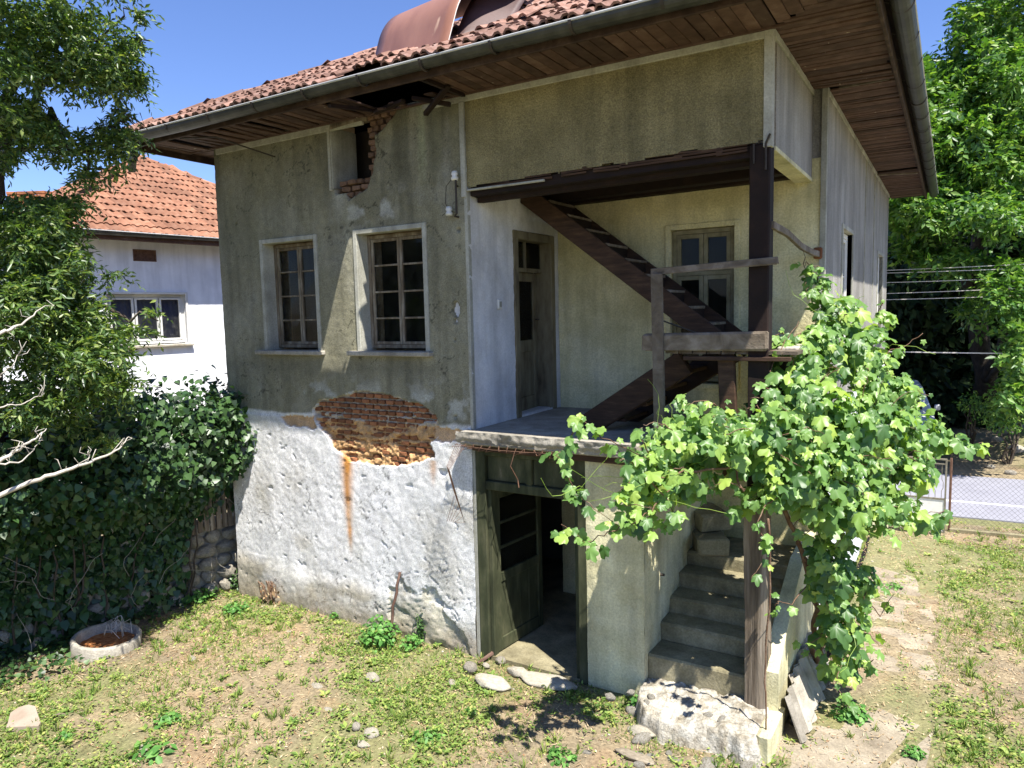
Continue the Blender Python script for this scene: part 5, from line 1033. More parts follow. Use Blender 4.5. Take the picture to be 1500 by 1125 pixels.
mass += [(965, 700, 40, 40, 5.2, .15, 14), (1000, 705, 50, 38, 5.02, .2, 20), (1010, 645, 60, 40, 5.15, .15, 20), (975, 640, 30, 20, 5.2, .1, 30), (945, 760, 24, 16, 5.1, .1, 14), (1235, 460, 28, 36, 5.8, .2, 60), (1290, 470, 20, 24, 6.0, .15, 24), (1165, 520, 34, 40, 5.3, .2, 60), (1300, 570, 44, 36, 5.5, .2, 90), (1200, 620, 90, 60, 5.0, .2, 160), (1330, 590, 26, 20, 5.6, .2, 24)]
for cx, cy, rx, ry, d, dd, n in mass:
    n = int(n * 1.18)
    if d < 4.9 and n < 400: d, dd = d + .26, dd + .14
    q = rng.normal(size=(n, 3)); q = norm(q) * (rng.random((n, 1)) ** (1 / 2.2))
    pos = np.stack([P(cx + a * rx, cy + b * ry, d + c * dd) for a, b, c in q]); c0 = P(cx, cy, d)
    vp.append(pos); vn.append(norm(pos - c0) * .55 + np.array([.30, -.45, .75]) + rng.normal(size=(n, 3)) * .38); vs_z.append((.036 + .085 * rng.random(n) ** 1.6) * np.where(cy < 460, .85, 1))
shoots = [([(980, 690, 4.6), (930, 665, 4.5), (880, 640, 4.4), (850, 607, 4.35), (843, 612, 4.35)], 22), ([(850, 610, 4.35), (836, 640, 4.35), (815, 668, 4.35), (828, 690, 4.35), (842, 720, 4.35), (870, 745, 4.35), (905, 770, 4.4)], 30), ([(985, 710, 4.6), (960, 740, 4.5), (930, 765, 4.45), (890, 780, 4.4), (860, 795, 4.35), (845, 785, 4.3), (822, 768, 4.3)], 30), ([(950, 700, 4.5), (985, 740, 4.5), (990, 765, 4.5), (972, 775, 4.5)], 16), ([(905, 740, 4.42), (960, 745, 4.5)], 8),
          ([(1150, 720, 4.8), (1120, 740, 4.7), (1108, 770, 4.65), (1125, 800, 4.65), (1110, 830, 4.62), (1100, 850, 4.6)], 15), ([(1180, 860, 5.2), (1160, 885, 5.1), (1140, 880, 5.0), (1135, 888, 5)], 5), ([(1275, 560, 5.7), (1300, 515, 5.7), (1325, 508, 5.7), (1352, 488, 5.7)], 7), ([(1380, 650, 5.5), (1420, 655, 5.5), (1440, 648, 5.5)], 9), ([(1240, 950, 5.5), (1225, 1000, 5.4), (1240, 1030, 5.4), (1262, 1060, 5.4), (1235, 1080, 5.4)], 12), ([(1270, 880, 5.5), (1290, 905, 5.6), (1310, 870, 5.7)], 4), ([(1180, 395, 5.7), (1176, 360, 5.8)], 1), ([(1300, 740, 5.3), (1340, 755, 5.3), (1385, 748, 5.3)], 8), ([(1120, 560, 5.0), (1150, 500, 5.2), (1170, 470, 5.5)], 6)]
sm = MB(); random.seed(21)
for cx, cy, rx, ry, d, dd, n in mass:                                 # young shoots sticking out of the mass
    for _ in range(max(2, n // 22)):
        th = random.uniform(0, 6.28); x0, y0 = cx + rx * .6 * math.cos(th), cy + ry * .6 * math.sin(th); ln = random.uniform(.25, .6)
        if math.sin(th) < .8 or cy > 700: shoots.append(([(x0, y0, d), (x0 + rx * ln * math.cos(th) + random.gauss(0, 6), y0 + ry * ln * math.sin(th) - 4, d - .05), (x0 + rx * 1.7 * ln * math.cos(th) + random.gauss(0, 8), y0 + ry * 1.7 * ln * math.sin(th) + 6, d - .08)], 5))
for pts, n in shoots:
    W = [P(*p) for p in pts]; q = limb(sm, W, .005, .002, 4, .006, 4); L = len(q)
    for k in range(n):
        t = random.random() * (L - 1.001); i = int(t); c = q[i] + (q[i + 1] - q[i]) * (t - i) + rng.normal(size=3) * .025; vp.append(c[None]); vn.append((np.array([.25, -.55, .65]) + rng.normal(size=3) * .35)[None]); vs_z.append(np.array([random.uniform(.03, .085)]))
vp = np.concatenate(vp); vn = norm(np.concatenate(vn)); vz = np.concatenate(vs_z)
# keep leaves out of solid walls
ok = ~((vp[:, 0] < XR + .03) & (vp[:, 1] > YB - .02)) & ~((vp[:, 0] > -1.42) & (vp[:, 0] < -.9) & (vp[:, 1] > -.03) & (vp[:, 2] < 0)) & (vp[:, 2] > GZ + .02) & (np.hypot(vp[:, 0] + .07, vp[:, 1] - .065) > .11)
vp, vn, vz = vp[ok], vn[ok], vz[ok]
dep = (vp - CAM) @ cF; px = 750 + FPX * ((vp - CAM) @ cR) / dep; py = 562.5 - FPX * ((vp - CAM) @ cU) / dep
# the leaves that show largest: nearest in their patch of the picture
ordr = np.argsort(dep - vz * 4); taken = {}; front = []
for i in ordr:
    key = (int(px[i] // 17), int(py[i] // 17))
    if key not in taken and vz[i] > .06: taken[key] = 1; front.append(i)
    if len(front) >= 290: break
front = set(front)
def orient(nv):
    n = Vector(nv); ax = Vector((random.gauss(0, .35), random.gauss(0, .35), -1)); T = ax.cross(n).normalized(); B = n.cross(T); return Matrix((T, B, n)).transposed().to_4x4()
vm = []
for s in range(8): v_, f_ = VL[s]; q = MB(); q.add([tuple(p) for p in v_], [tuple(x) for x in f_]); vm.append(q.mesh('leaf', MT['vine'], True))
rest = [[] for _ in range(8)]
for i in range(len(vp)):
    if i in front: link('leaf', vm[i % 8], vine, Matrix.Translation(vp[i]) @ orient(vn[i]) @ Matrix.Diagonal((vz[i] * 1.42, vz[i] * 1.42, vz[i] * 1.42, 1)))
    else: rest[i % 8].append(i)
pl = [leaves(vp[r], vn[r], vz[r] * 1.42, VL[k], axis=np.array([0, 0, -1.0]), axis_mix=.8) for k, r in enumerate(rest)]
o = leaf_obj('foliage', pl, MT['vine'], vine); o['kind'] = 'stuff'
limb(sm, [vb, P(1190, 930, 5.75), P(1195, 880, 5.6), P(1175, 810, 5.4), P(1150, 740, 5.2), P(1150, 680, 5.0), P(1180, 600, 5.2), P(1210, 500, 5.6)], .026, .010, 7, .012); limb(sm, [vb + np.array([.02, .05, 0]), P(1200, 900, 5.7), P(1215, 820, 5.5), P(1210, 700, 5.2), P(1260, 620, 5.3), P(1340, 640, 5.4)], .02, .006, 6, .015)
limb(sm, [P(1150, 700, 5.0), P(1080, 680, 4.85), P(1010, 690, 4.7), P(960, 700, 4.55)], .012, .005, 6, .012); limb(sm, [P(1175, 810, 5.4), P(1200, 850, 5.4), P(1188, 880, 5.6)], .014, .012, 6, .01); limb(sm, [P(1125, 760, 4.7), P(1128, 860, 4.85), P(1120, 1000, 5.0), P(1122, 1075, 5.0)], .008, .006, 5, .006); limb(sm, [P(1090, 720, 4.8), P(1060, 640, 4.9), P(1000, 600, 4.9)], .008, .004, 5, .01)
sm.build('stem', MT['vinebark'], vine, True)
m = MB()
for k in range(70):
    i = random.randrange(len(vp)); p = [vp[i]]; dcur = rng.normal(size=3) * .03 + np.array([0, -.01, .01])
    for s in range(6): dcur = dcur * .8 + rng.normal(size=3) * .022; p.append(p[-1] + dcur)
    m.tube(p, .0016, 3)
o = m.build('tendril', MT['vine'], vine); o['kind'] = 'stuff'

# ---------------------------------------------------------------- yard: path, stones, ring, weeds
pth = None
def slab(pts, z0, z1, mt, name='paving_slab', parent=None):
    m = MB(); n = len(pts); r = random.Random(int(abs(pts[0][0]) * 1000)); q = []
    for i in range(n):
        a = np.array(pts[i]); b = np.array(pts[(i + 1) % n])
        for k in range(4): p = a + (b - a) * k / 4; q.append((p[0] + r.uniform(-.012, .012), p[1] + r.uniform(-.012, .012)))
    n = len(q); c = np.mean(q, 0); ins = [(p[0] + (c[0] - p[0]) * .03, p[1] + (c[1] - p[1]) * .03) for p in q]
    vs = [(x, y, z0) for x, y in q] + [(x, y, z1 - .008) for x, y in q] + [(x, y, z1) for x, y in ins]
    m.add(vs, [(i, (i + 1) % n, n + (i + 1) % n, n + i) for i in range(n)] + [(n + i, n + (i + 1) % n, 2 * n + (i + 1) % n, 2 * n + i) for i in range(n)] + [tuple(2 * n + i for i in range(n))]); return m.build(name, mt, parent)
m = MB(); m.box(.2, 1.1, -.9, 5.6, GZ - .06, GZ - .022); pth = m.build('path', MT['ground'], None); tag(pth, kind='structure')
for pl_ in ([(.30, 2.0), (.60, 1.92), (.98, 2.05), (1.08, 2.6), (.96, 3.3), (.36, 3.3)], [(.50, .98), (.9, .84), (1.04, 1.0), (1.10, 1.6), (1.0, 1.95), (.36, 1.90)], [(.36, 3.36), (.90, 3.4), (.82, 4.0), (.34, 4.2)], [(.22, -.25), (.60, -.45), (.98, .70), (.44, .88)], [(-.02, -.60), (.20, -.8), (.46, .0), (.12, .25)], [(.12, .3), (.42, .2), (.44, .9), (.20, .95)], [(.62, -.55), (1.0, -.6), (1.05, .66)]):
    slab(pl_, GZ - .04, GZ + .003 + random.uniform(-.004, .004), MT['pathcon'], parent=pth)
# rubble landing at the foot of the stair
rub = root('rubble_landing', 'broken pale concrete and rubble landing at the foot of the stair', 'landing', (-.5, -.25, GZ))
def rub_z(U, V):
    front = -.46 + .10 * (fbm(U * 3, U * 0, 731) - .5) * 2 + .30 * sstep(-.75, -1.02, U); n = fbm(U * 6, V * 6, 732, 5); n2 = fbm(U * 22, V * 22, 733, 3)
    cellx = np.abs(fbm(U * 4, V * 5, 734, 4) - .5); top = -1.90 + .055 * (n - .5) + .12 * np.minimum(V, 0) + .022 * (n2 - .5) - .03 * (cellx < .014)
    e = sstep(front - .05, front + .05, V + .05 * (n2 - .5)) * sstep(-1.0, -.92, U + .1 * (n - .5)) * sstep(.10, .02, U + .06 * (n - .5))
    return -2.16 + .05 * (n - .5) + (top + 2.16) * e
skin('landing_top', -1.06, .12, -.62, .06, .011, lambda U, V: rub_z(U, V), None, None, lambda U, V, D: np.stack([U, V, D], -1), MT['rubble'], rub)
rk = [rock_mesh('landing_stone', MT['rubble'], 90 + k, 3, .3) for k in range(3)]
for (x, y, z, a, b, c, k) in ((-.93, -.22, -2.07, .07, .05, .05, 2), (-.75, -.50, -2.08, .10, .06, .045, 2), (-.25, -.58, -2.09, .12, .06, .04, 0), (.02, -.48, -2.08, .08, .07, .05, 1), (-.48, -.62, -2.10, .06, .05, .03, 1), (-.12, -.30, -1.97, .07, .06, .04, 0)):
    link('landing_stone', rk[k], rub, Matrix.Translation((x, y, z)) @ Matrix.Rotation(x * 7, 4, 'Z') @ Matrix.Diagonal((a, b, c, 1)))
m = MB(); m.box(.02, .12, -.35, .12, -2.2, -1.9, .02, .01); m.build('landing_edge', MT['yellow'], rub)
def stone_at(px, py, s, label, mt='palestone', seed=1, flat=1.0, z=None, rot=0, name='stone', sub=3, sink=.3, group=None, tilt=0):
    p = onZ(px, py) if not isinstance(px, tuple) else np.array([px[0], px[1], GZ]); me = rock_mesh(name, MT[mt], seed, sub, .22)
    o = link(name, me, None, Matrix.Translation((p[0], p[1], GZ + s[2] * (1 - sink) + (z or 0))) @ Matrix.Rotation(rot, 4, 'Z') @ Matrix.Rotation(tilt, 4, 'Y') @ Matrix.Diagonal((*s, 1))); return tag(o, label, 'stone', group)
stone_at(722, 1006, (.18, .13, .05), 'broad flat pale stone in front of the cellar door', seed=11)
stone_at(690, 985, (.075, .07, .055), 'rounded brown cobble left of the flat pale stone by the cellar door', 'stone', seed=12)
stone_at(662, 1004, (.035, .07, .03), 'narrow upright brown stone, leftmost by the cellar door', 'stone', seed=13, rot=.6)
stone_at(733, 972, (.05, .05, .045), 'small grey cobble beside the door frame foot', 'stone', seed=14)
stone_at(712, 978, (.045, .03, .03), 'small white stone between cobble and door frame foot', seed=15)
stone_at(800, 1004, (.25, .13, .05), 'wide pale slab stone set as threshold before the cellar door, dappled by vine shadow', seed=16, rot=-.1)
stone_at(760, 990, (.12, .07, .05), 'lumpy pale stone between the two flat threshold stones', seed=17)
stone_at(835, 1010, (.07, .06, .04), 'pale stone at the pier foot under leaf shadows', seed=18)
m = MB(); m.tube([onZ(700, 975) + [0, 0, .02], onZ(722, 964) + [0, 0, .05]], [.014, .02], 6); o = m.build('wood_piece', MT['soffit']); base_at(o, onZ(700, 975)); tag(o, 'short reddish wood stub lying against the door frame foot', 'wood piece')
stone_at(545, 996, (.085, .06, .04), 'pale lumpy stone half sunk in grass right of the white patch', seed=21); stone_at(465, 1007, (.07, .04, .02), 'flat white stone in the weeds, left of the lumpy pale one', seed=22)
stone_at(522, 1072, (.04, .035, .035), 'grey brown pebble on top of the white stones near the bottom', 'stone', seed=23, z=.02); stone_at(545, 1078, (.07, .06, .04), 'cream stone, largest of the little pile near the bottom', seed=24); stone_at(530, 1092, (.09, .04, .02), 'flat white stone, front of the little pile near the bottom', seed=25)
stone_at(480, 1042, (.05, .04, .02), 'flat greyish stone in the weeds above the little pile', 'stone', seed=26); stone_at(507, 1043, (.045, .03, .02), 'small pinkish flat stone right of the greyish one', 'pinkstone', seed=27)
stone_at(522, 943, (.055, .03, .022), 'small white stone below the bush by the wall', seed=28); stone_at(424, 928, (.045, .03, .018), 'flat cream stone in dry weeds left of the bush', seed=29); stone_at(282, 968, (.045, .035, .03), 'round grey stone right of the concrete ring', 'stone', seed=30); stone_at(208, 1098, (.07, .05, .015), 'flat chalky patch of stone beside the dock plant', seed=31)
stone_at(62, 935, (.17, .12, .07), 'dark mound of stone in shade left of the concrete ring', 'stone', seed=32)
stone_at(940, 1075, (.12, .08, .035), 'pale stone sunk at the left foot of the rubble landing', seed=33); stone_at(930, 1112, (.16, .06, .03), 'long flat pale stone at the bottom in front of the landing', 'pathcon', seed=34)
# thin flat stone at the lower left
m = MB(); sp = onZ(47, 1058); q = [(-.26, .02), (-.24, .10), (-.16, .14), (-.06, .12), (.06, .02), (.20, -.09), (.22, -.14), (-.02, -.16), (-.12, -.17), (-.16, -.11)]
n = len(q); vs = [(x, y, 0) for x, y in q] + [(x * .96, y * .96, .05) for x, y in q]
m.add(vs, [tuple(range(n))[::-1], tuple(n + i for i in range(n))] + [(i, (i + 1) % n, n + (i + 1) % n, n + i) for i in range(n)])
o = m.build('flat_stone', MT['pinkstone']); o.matrix_basis = Matrix.Translation((sp[0], sp[1], GZ + .015)) @ Matrix.Rotation(.45, 4, 'Z') @ Matrix.Rotation(.12, 4, 'X') @ Matrix.Diagonal((.75, .9, 1, 1)); tag(o, 'large thin pinkish flat stone lying at the lower left of the yard', 'stone')
m = MB(); a = onZ(70, 1053); m.tube([a, onZ(88, 1051) + [0, 0, .02], onZ(104, 1050) + [0, 0, .01]], [.015, .022, .014], 6); o = m.build('wood_piece', MT['greywood']); base_at(o, a); tag(o, 'short grey stub of wood beside the pinkish flat stone', 'wood piece')
# concrete ring planter
rc_ = onZ(156, 948); rg_ = root('concrete_ring', 'low round concrete ring planter filled with rusty needles and dead leaves', 'planter', rc_); 
m = MB(); m.lathe([(.30, -.03), (.303, .11), (.293, .122), (.262, .122), (.255, .112), (.25, .0)], (rc_[0], rc_[1], GZ), 40); m.build('ring', MT['concrete'], rg_, True).matrix_basis = Matrix.Translation(Vector(rc_)) @ Matrix.Rotation(.09, 4, 'Y') @ Matrix.Rotation(-.05, 4, 'X') @ Matrix.Translation(-Vector(rc_))
m = MB(); R_ = 14; vs = [(rc_[0], rc_[1], GZ + .045)]; fs = []
for k in range(1, 6):
    for i in range(R_ * 2): t = math.pi * i / R_; rr = .252 * k / 5; vs.append((rc_[0] + rr * math.cos(t), rc_[1] + rr * math.sin(t), GZ + .035 + .04 * float(fbm(np.array(rr * 9 * math.cos(t)), np.array(rr * 9 * math.sin(t)), 71)) - .015))
n = R_ * 2
for i in range(n): fs.append((0, 1 + i, 1 + (i + 1) % n))
for k in range(4):
    for i in range(n): fs.append((1 + k * n + i, 1 + (k + 1) * n + i, 1 + (k + 1) * n + (i + 1) % n, 1 + k * n + (i + 1) % n))
m.add(vs, fs); m.build('litter', MT['needle'], rg_)
m = MB()
for k in range(16):
    t = rng.uniform(.6, 2.4); rr = rng.uniform(.12, .25); b = np.array([rc_[0] + rr * math.cos(t), rc_[1] + rr * math.sin(t), GZ + .08]); c = b + [rng.normal() * .04, rng.normal() * .04, .12]; m.tube([b, (b + c) / 2 + [0, 0, .04], c, c + [rng.normal() * .06, rng.normal() * .06, -.05]], .003, 3)
m.build('dead_stalks', MT['palebark'], rg_)
for k in range(22):
    x = rng.uniform(-1.1, .15); y = rng.uniform(-.85, -.45) if k % 3 else rng.uniform(-.35, -.05); s_ = rng.uniform(.014, .04)
    link('landing_stone', rk[k % 3], rub, Matrix.Translation((x, y, GZ + s_ * .4 if k % 3 else -1.93)) @ Matrix.Rotation(x * 9, 4, 'Z') @ Matrix.Diagonal((s_ * 1.42, s_, s_ * .8, 1)))
# old roof tiles stood against the stair wall
for k in range(7):
    b = onZ(1160 + k * 7, 1030 - k * 9); y = .12 + k * .17; x = .13 + (k % 2) * .02; q = MB(); v_, f_ = tile_geo(k, .24, .34); q.add(v_, f_); me = q.mesh('old_tile', MT['stone'])
    o = link('old_tile', me, None, Matrix.Translation((x + .10, y, GZ + .0)) @ Matrix.Rotation(math.radians(90 - 4 * k), 4, 'Z') @ Matrix.Rotation(math.radians(72 - 2 * k), 4, 'X')); tag(o, ['grey old roof tile stood on edge against the stair wall, nearest the landing', 'second old roof tile from the landing, leaning on the stair wall', 'third old roof tile from the landing, leaning on the stair wall', 'middle one of the old roof tiles leaning on the stair wall', 'old roof tile just behind the middle one by the stair wall', 'old roof tile next to last by the vine root', 'last old roof tile, closest to the vine root'][k], 'tile', 'old tiles leaning on the stair wall')
# dead stick, dry plant
m = MB(); a = onZ(571, 940); limb(m, [a, P(576, 888, np.dot(a - CAM, cF)), P(586, 838, np.dot(a - CAM, cF) + .03)], .016, .012, 6, .004); o = m.build('stick', MT['soffit'], None, True); base_at(o, a); tag(o, 'dark upright stick standing in the weeds before the white wall', 'stick')
a = np.array([-5.25, -.06, GZ]); dp = root('dry_plant', 'withered brown drooping plant at the wall foot near the left corner', 'plant', a); m = MB()
for k in range(9): b = a + [rng.normal() * .03, rng.normal() * .02, 0]; c = b + [rng.normal() * .05, -.03, .20 + rng.uniform(0, .06)]; m.tube([b, c, c + [rng.uniform(.02, .1), -.02, -.03], c + [rng.uniform(.05, .12), -.03, -.16]], .005, 4)
m.build('stalk', MT['vinebark'], dp)
leaf_obj('leaf', [leaves(a + rng.normal(size=(40, 3)) * [.07, .03, .05] + [.03, -.03, .13], rng.normal(size=(40, 3)), rng.uniform(.03, .08, 40), LEAF_DIAMOND, axis=np.array([0, 0, -1.]), axis_mix=.9)], MT['straw'], dp)['kind'] = 'stuff'
def plant(px, py, r, h, n, sz, label, mt='lush', tmpl=LEAF_OVATE, cat='weed', at=None):
    p = onZ(px, py) if at is None else np.array([at[0], at[1], GZ]); rt = root('weed_plant', label, cat, p)
    t = rng.uniform(0, 2 * math.pi, n); rr = r * np.sqrt(rng.random(n)); zz = h * rng.random(n) ** .7 * (1 - .55 * (rr / r) ** 2) + .01
    pos = np.stack([p[0] + rr * np.cos(t), p[1] + rr * np.sin(t), GZ + zz], -1); nr_ = np.stack([np.cos(t) * .5, np.sin(t) * .5, np.ones(n)], -1) + rng.normal(size=(n, 3)) * .3
    leaf_obj('leaf', [leaves(pos, nr_, rng.uniform(sz[0], sz[1], n), tmpl)], MT[mt], rt)['kind'] = 'stuff'
    m = MB()
    for k in range(min(n // 8 + 2, 14)): i = rng.integers(n); m.tube([p + rng.normal(size=3) * [.02, .02, 0], pos[i]], .0025, 3)
    m.build('stalk', MT['lush'], rt); return rt
plant(556, 944, .18, .30, 260, (.03, .065), 'bushy bright green weed around the upright stick by the wall')
plant(602, 948, .10, .12, 90, (.03, .05), 'low green weed right of the stick by the wall')
plant(225, 1103, .11, .07, 26, (.07, .12), 'rosette of long dock leaves at the bottom left', tmpl=LEAF_DIAMOND)
plant(95, 1085, .05, .07, 40, (.02, .04), 'small bright tuft below the pinkish flat stone')
plant(245, 1057, .10, .06, 60, (.03, .05), 'low leafy weed in the middle of the yard between ring and stones')
plant(625, 1085, .12, .06, 110, (.02, .045), 'dark green low weed right of the little stone pile'); plant(690, 1048, .05, .06, 50, (.02, .04), 'small dark green weed under the flat pale door stone')
plant(820, 1110, .10, .05, 70, (.03, .05), 'leafy weed at the bottom below the cellar door'); plant(930, 1045, .035, .16, 50, (.02, .05), 'thin upright weed at the foot of the yellow pier')
plant(345, 895, .12, .08, 120, (.03, .05), 'light green weed at the foot of the boundary wall'); plant(290, 880, .16, .12, 200, (.03, .06), 'bright weed clump before the sunlit boundary stones'); plant(350, 860, .10, .22, 130, (.03, .05), 'ivy like weed at the left foot of the house corner', 'ivy')
plant(1245, 1050, .13, .09, 150, (.03, .055), 'green weed tuft on the path under the vine'); plant(1340, 1108, .06, .06, 90, (.03, .05), 'dense dark green tuft beside the path at the bottom', tmpl=LEAF_DIAMOND); plant(1310, 862, .08, .05, 60, (.02, .045), 'small weed between path slabs near the plinth')
plant(620, 905, .05, .34, 120, (.02, .04), 'climbing dusty weed on the cracked wall foot', 'ivy', at=(-3.18, -.03)); plant(470, 870, .05, .1, 20, (.03, .05), 'tiny weed at the wall foot below the rust streak', at=(-4.3, -.05))
# ground cover
def ok_ground(x, y):
    inside = (x > -5.86) & (x < .14) & (y > -.02) & (y < 9); ring = np.hypot(x - rc_[0], y - rc_[1]) < .30; road_ = (y > 6.8)
    return ~(inside | ring | road_)
def scatter(n, fn, s):
    x = rng.uniform(-7.2, 3.4, n); y = rng.uniform(-3.6, 6.7, n); near = 1 / np.maximum(1.5, (x - CAM[0]) ** 2 + (y - CAM[1]) ** 2) * 14
    k = ok_ground(x, y) & (rng.random(n) < fn(x, y)); return x[k], y[k]
onpath = lambda x, y: (x > .2) & (x < 1.05) & (y > -.8)
dens = lambda x, y: (.08 + .92 * sstep(.30, .58, fbm(x * .8 + 3, y * .8, 21, 4)) * sstep(.38, .56, fbm(x * 3.1, y * 3.1, 77, 3))) * np.where(onpath(x, y), .06, 1) * np.where(x > .9, .75, 1)
x, y = scatter(60000, dens, 1); n = len(x); k = 6; X = np.repeat(x, k) + rng.normal(0, .022, n * k); Y = np.repeat(y, k) + rng.normal(0, .022, n * k); hgt = rng.uniform(.003, .05, n * k) ** 1.0
pos = np.stack([X, Y, ground_h(X, Y) + hgt * .8], -1); nr_ = np.array([0, 0, 1.]) + rng.normal(size=pos.shape) * .45
g1 = leaves(pos, nr_, rng.uniform(.016, .042, n * k), LEAF_DIAMOND)
x, y = scatter(52000, lambda x, y: sstep(.40, .62, fbm(x * 1.1, y * 1.1, 78, 4)) * np.where(onpath(x, y), .1, 1), 1); n = len(x); k = 4; X = np.repeat(x, k) + rng.normal(0, .012, n * k); Y = np.repeat(y, k) + rng.normal(0, .012, n * k)
pos = np.stack([X, Y, ground_h(X, Y)], -1); side = rng.normal(size=pos.shape) * [1, 1, .15]
blade = (np.array([(-.07, 0, 0), (.07, 0, 0), (.03, .6, .04), (0, 1, .18)]), np.array([(0, 1, 2), (0, 2, 3)]))
B_ = norm(np.array([0, 0, 1.]) * .8 + rng.normal(size=pos.shape) * .5); nr2 = norm(np.cross(B_, side))
T_ = norm(np.cross(B_, nr2)); sz = rng.uniform(.02, .06, len(pos)); bv, bf = blade
vv = (pos[:, None] + sz[:, None, None] * (bv[None, :, 0:1] * T_[:, None] + bv[None, :, 1:2] * B_[:, None] + bv[None, :, 2:3] * nr2[:, None])).reshape(-1, 3); ff = ((np.arange(len(pos)) * 4)[:, None, None] + bf[None]).reshape(-1, 3)
g2 = (vv, ff, np.repeat(rng.random(len(pos)), 4))
x, y = scatter(2600, lambda x, y: dens(x, y) * .9 + .04, 1); n = len(x); k = 9; X = np.repeat(x, k); Y = np.repeat(y, k); th = rng.uniform(0, 6.28, n * k); o_ = np.stack([np.cos(th), np.sin(th), 0 * th], -1)
g3_ = leaves(np.stack([X, Y, ground_h(X, Y) + .008], -1) + o_ * .006, o_ * -.45 + [0, 0, 1] + rng.normal(size=(n * k, 3)) * .15, rng.uniform(.03, .075, n * k), LEAF_DIAMOND, axis=o_, axis_mix=1.0)
x, y = scatter(5000, lambda x, y: sstep(.45, .62, fbm(x * 1.7, y * 1.7, 91, 4)) * np.where(onpath(x, y), .1, 1), 1); n = len(x); k = 12; X = np.repeat(x, k) + rng.normal(0, .01, n * k); Y = np.repeat(y, k) + rng.normal(0, .01, n * k)
B2 = norm(np.array([0, 0, 1.]) + rng.normal(size=(n * k, 3)) * .45); s2_ = norm(np.cross(B2, rng.normal(size=(n * k, 3)))); n2_ = np.cross(s2_, B2); z2 = rng.uniform(.04, .10, n * k); pb_ = np.stack([X, Y, ground_h(X, Y)], -1)
v2_ = (pb_[:, None] + z2[:, None, None] * (bv[None, :, 0:1] * .55 * s2_[:, None] + bv[None, :, 1:2] * B2[:, None] + bv[None, :, 2:3] * 1.6 * n2_[:, None])).reshape(-1, 3); g4_ = (v2_, ((np.arange(n * k) * 4)[:, None, None] + bf[None]).reshape(-1, 3), np.repeat(rng.random(n * k), 4))
o = leaf_obj('ground_weeds', [g1, g2, g3_, g4_], MT['weed']); tag(o, 'patchy low clover and grass growing over the dry yard', 'grass', kind='stuff')
x, y = scatter(110000, lambda x, y: .35 + .65 * sstep(.40, .6, fbm(x * 2, y * 2, 79, 3)) * np.where(onpath(x, y), .6, 1), 1); n = len(x)
pos = np.stack([x, y, np.maximum(ground_h(x, y), np.where(onpath(x, y), GZ + .004, -9)) + rng.uniform(.002, .014, n)], -1)
strw = (np.array([(-.05, 0, 0), (.05, 0, 0), (0, 1, .02)]), np.array([(0, 1, 2)])); chipl = LEAF_DIAMOND
h_ = n // 2; o = leaf_obj('dry_litter', [leaves(pos[:h_], np.array([0, 0, 1.]) + rng.normal(size=(h_, 3)) * .25, rng.uniform(.025, .08, h_), strw), leaves(pos[h_:], np.array([0, 0, 1.]) + rng.normal(size=(n - h_, 3)) * .4, rng.uniform(.012, .03, n - h_), chipl)], MT['straw']); tag(o, 'dry straw and dead leaf litter scattered over the yard', 'litter', kind='stuff')
# shaded ground ivy at left under the hedge
N = 3500; x = rng.uniform(-6.9, -5.2, N); y = rng.uniform(-3.6, -.2, N); kk = (x < -5.75 + .25 * (fbm(x * 2, y * 2, 80) - .5) * 4 - .14 * (y + 2)) & ok_ground(x, y); x, y = x[kk], y[kk]; n = len(x)
o = leaf_obj('ground_ivy', [leaves(np.stack([x, y, GZ + rng.uniform(.01, .12, n)], -1), np.array([.2, -.1, 1.]) + rng.normal(size=(n, 3)) * .4, rng.uniform(.03, .06, n), LEAF_IVY)], MT['ivy']); tag(o, 'dark low ivy creeping over the shaded ground by the boundary wall', 'ground ivy', kind='stuff')
# small pebbles
pm = [rock_mesh('p', MT['palestone'], 200 + k, 1, .3) for k in range(3)]; x, y = scatter(1500, lambda x, y: .5 + 0 * x, 1); V_ = []; F_ = []; b = 0
for i in range(len(x)):
    me = pm[i % 3]; s = rng.uniform(.006, .02); co = np.array([v.co for v in me.vertices]) * [s, s * .8, s * .5] + [x[i], y[i], float(ground_h(x[i], y[i])) + s * .2]; V_.append(co); F_.append(np.array([p.vertices[:] for p in me.polygons]) + b); b += len(co)
o = link('gravel', np_mesh('gravel', np.concatenate(V_), np.concatenate(F_), MT['palestone'])); tag(o, 'scattered pale pebbles on the yard', 'gravel', kind='stuff')
# ---------------------------------------------------------------- gate, fence, car, wires, bank
gl = onZ(1308, 777); gr_ = onZ(1384, 786); gt = root('metal_gate', 'narrow iron garden gate with upright bars over a pale sheet panel', 'gate', (gl + gr_) / 2)
gd = Vector(gr_ - gl); gw = gd.length; gd.normalize(); gn = Vector((-gd.y, gd.x, 0)); Tt = Matrix(((gd.x, gn.x, 0, gl[0]), (gd.y, gn.y, 0, gl[1]), (0, 0, 1, GZ), (0, 0, 0, 1)))
m = MB(Tt); frame_rect(m, 0, gw, .05, 1.06, -.015, .015, .022, .003); m.box(.022, gw - .022, -.012, .012, .50, .52); m.box(.022, gw - .022, -.012, .012, .98, .995); m.build('gate_frame', MT['gateiron'], gt)
m = MB(Tt); m.box(.022, gw - .022, -.003, .003, .07, .50); m.build('sheet_panel', MT['whitepaint'], gt)
nb_ = 8
for k in range(nb_):
    x = .022 + (gw - .044) * (k + .5) / nb_; m = MB(Tt); hx = (gw - .044) / nb_ * .5; m.tube([(x, 0, .98), (x, 0, .78), (x + hx * .5 * (1 if k % 2 else -1), 0, .74), (x + hx * .5 * (1 if k % 2 else -1), 0, .66), (x, 0, .62), (x, 0, .52)], .005, 4); m.build('bar', MT['gateiron'], gt)
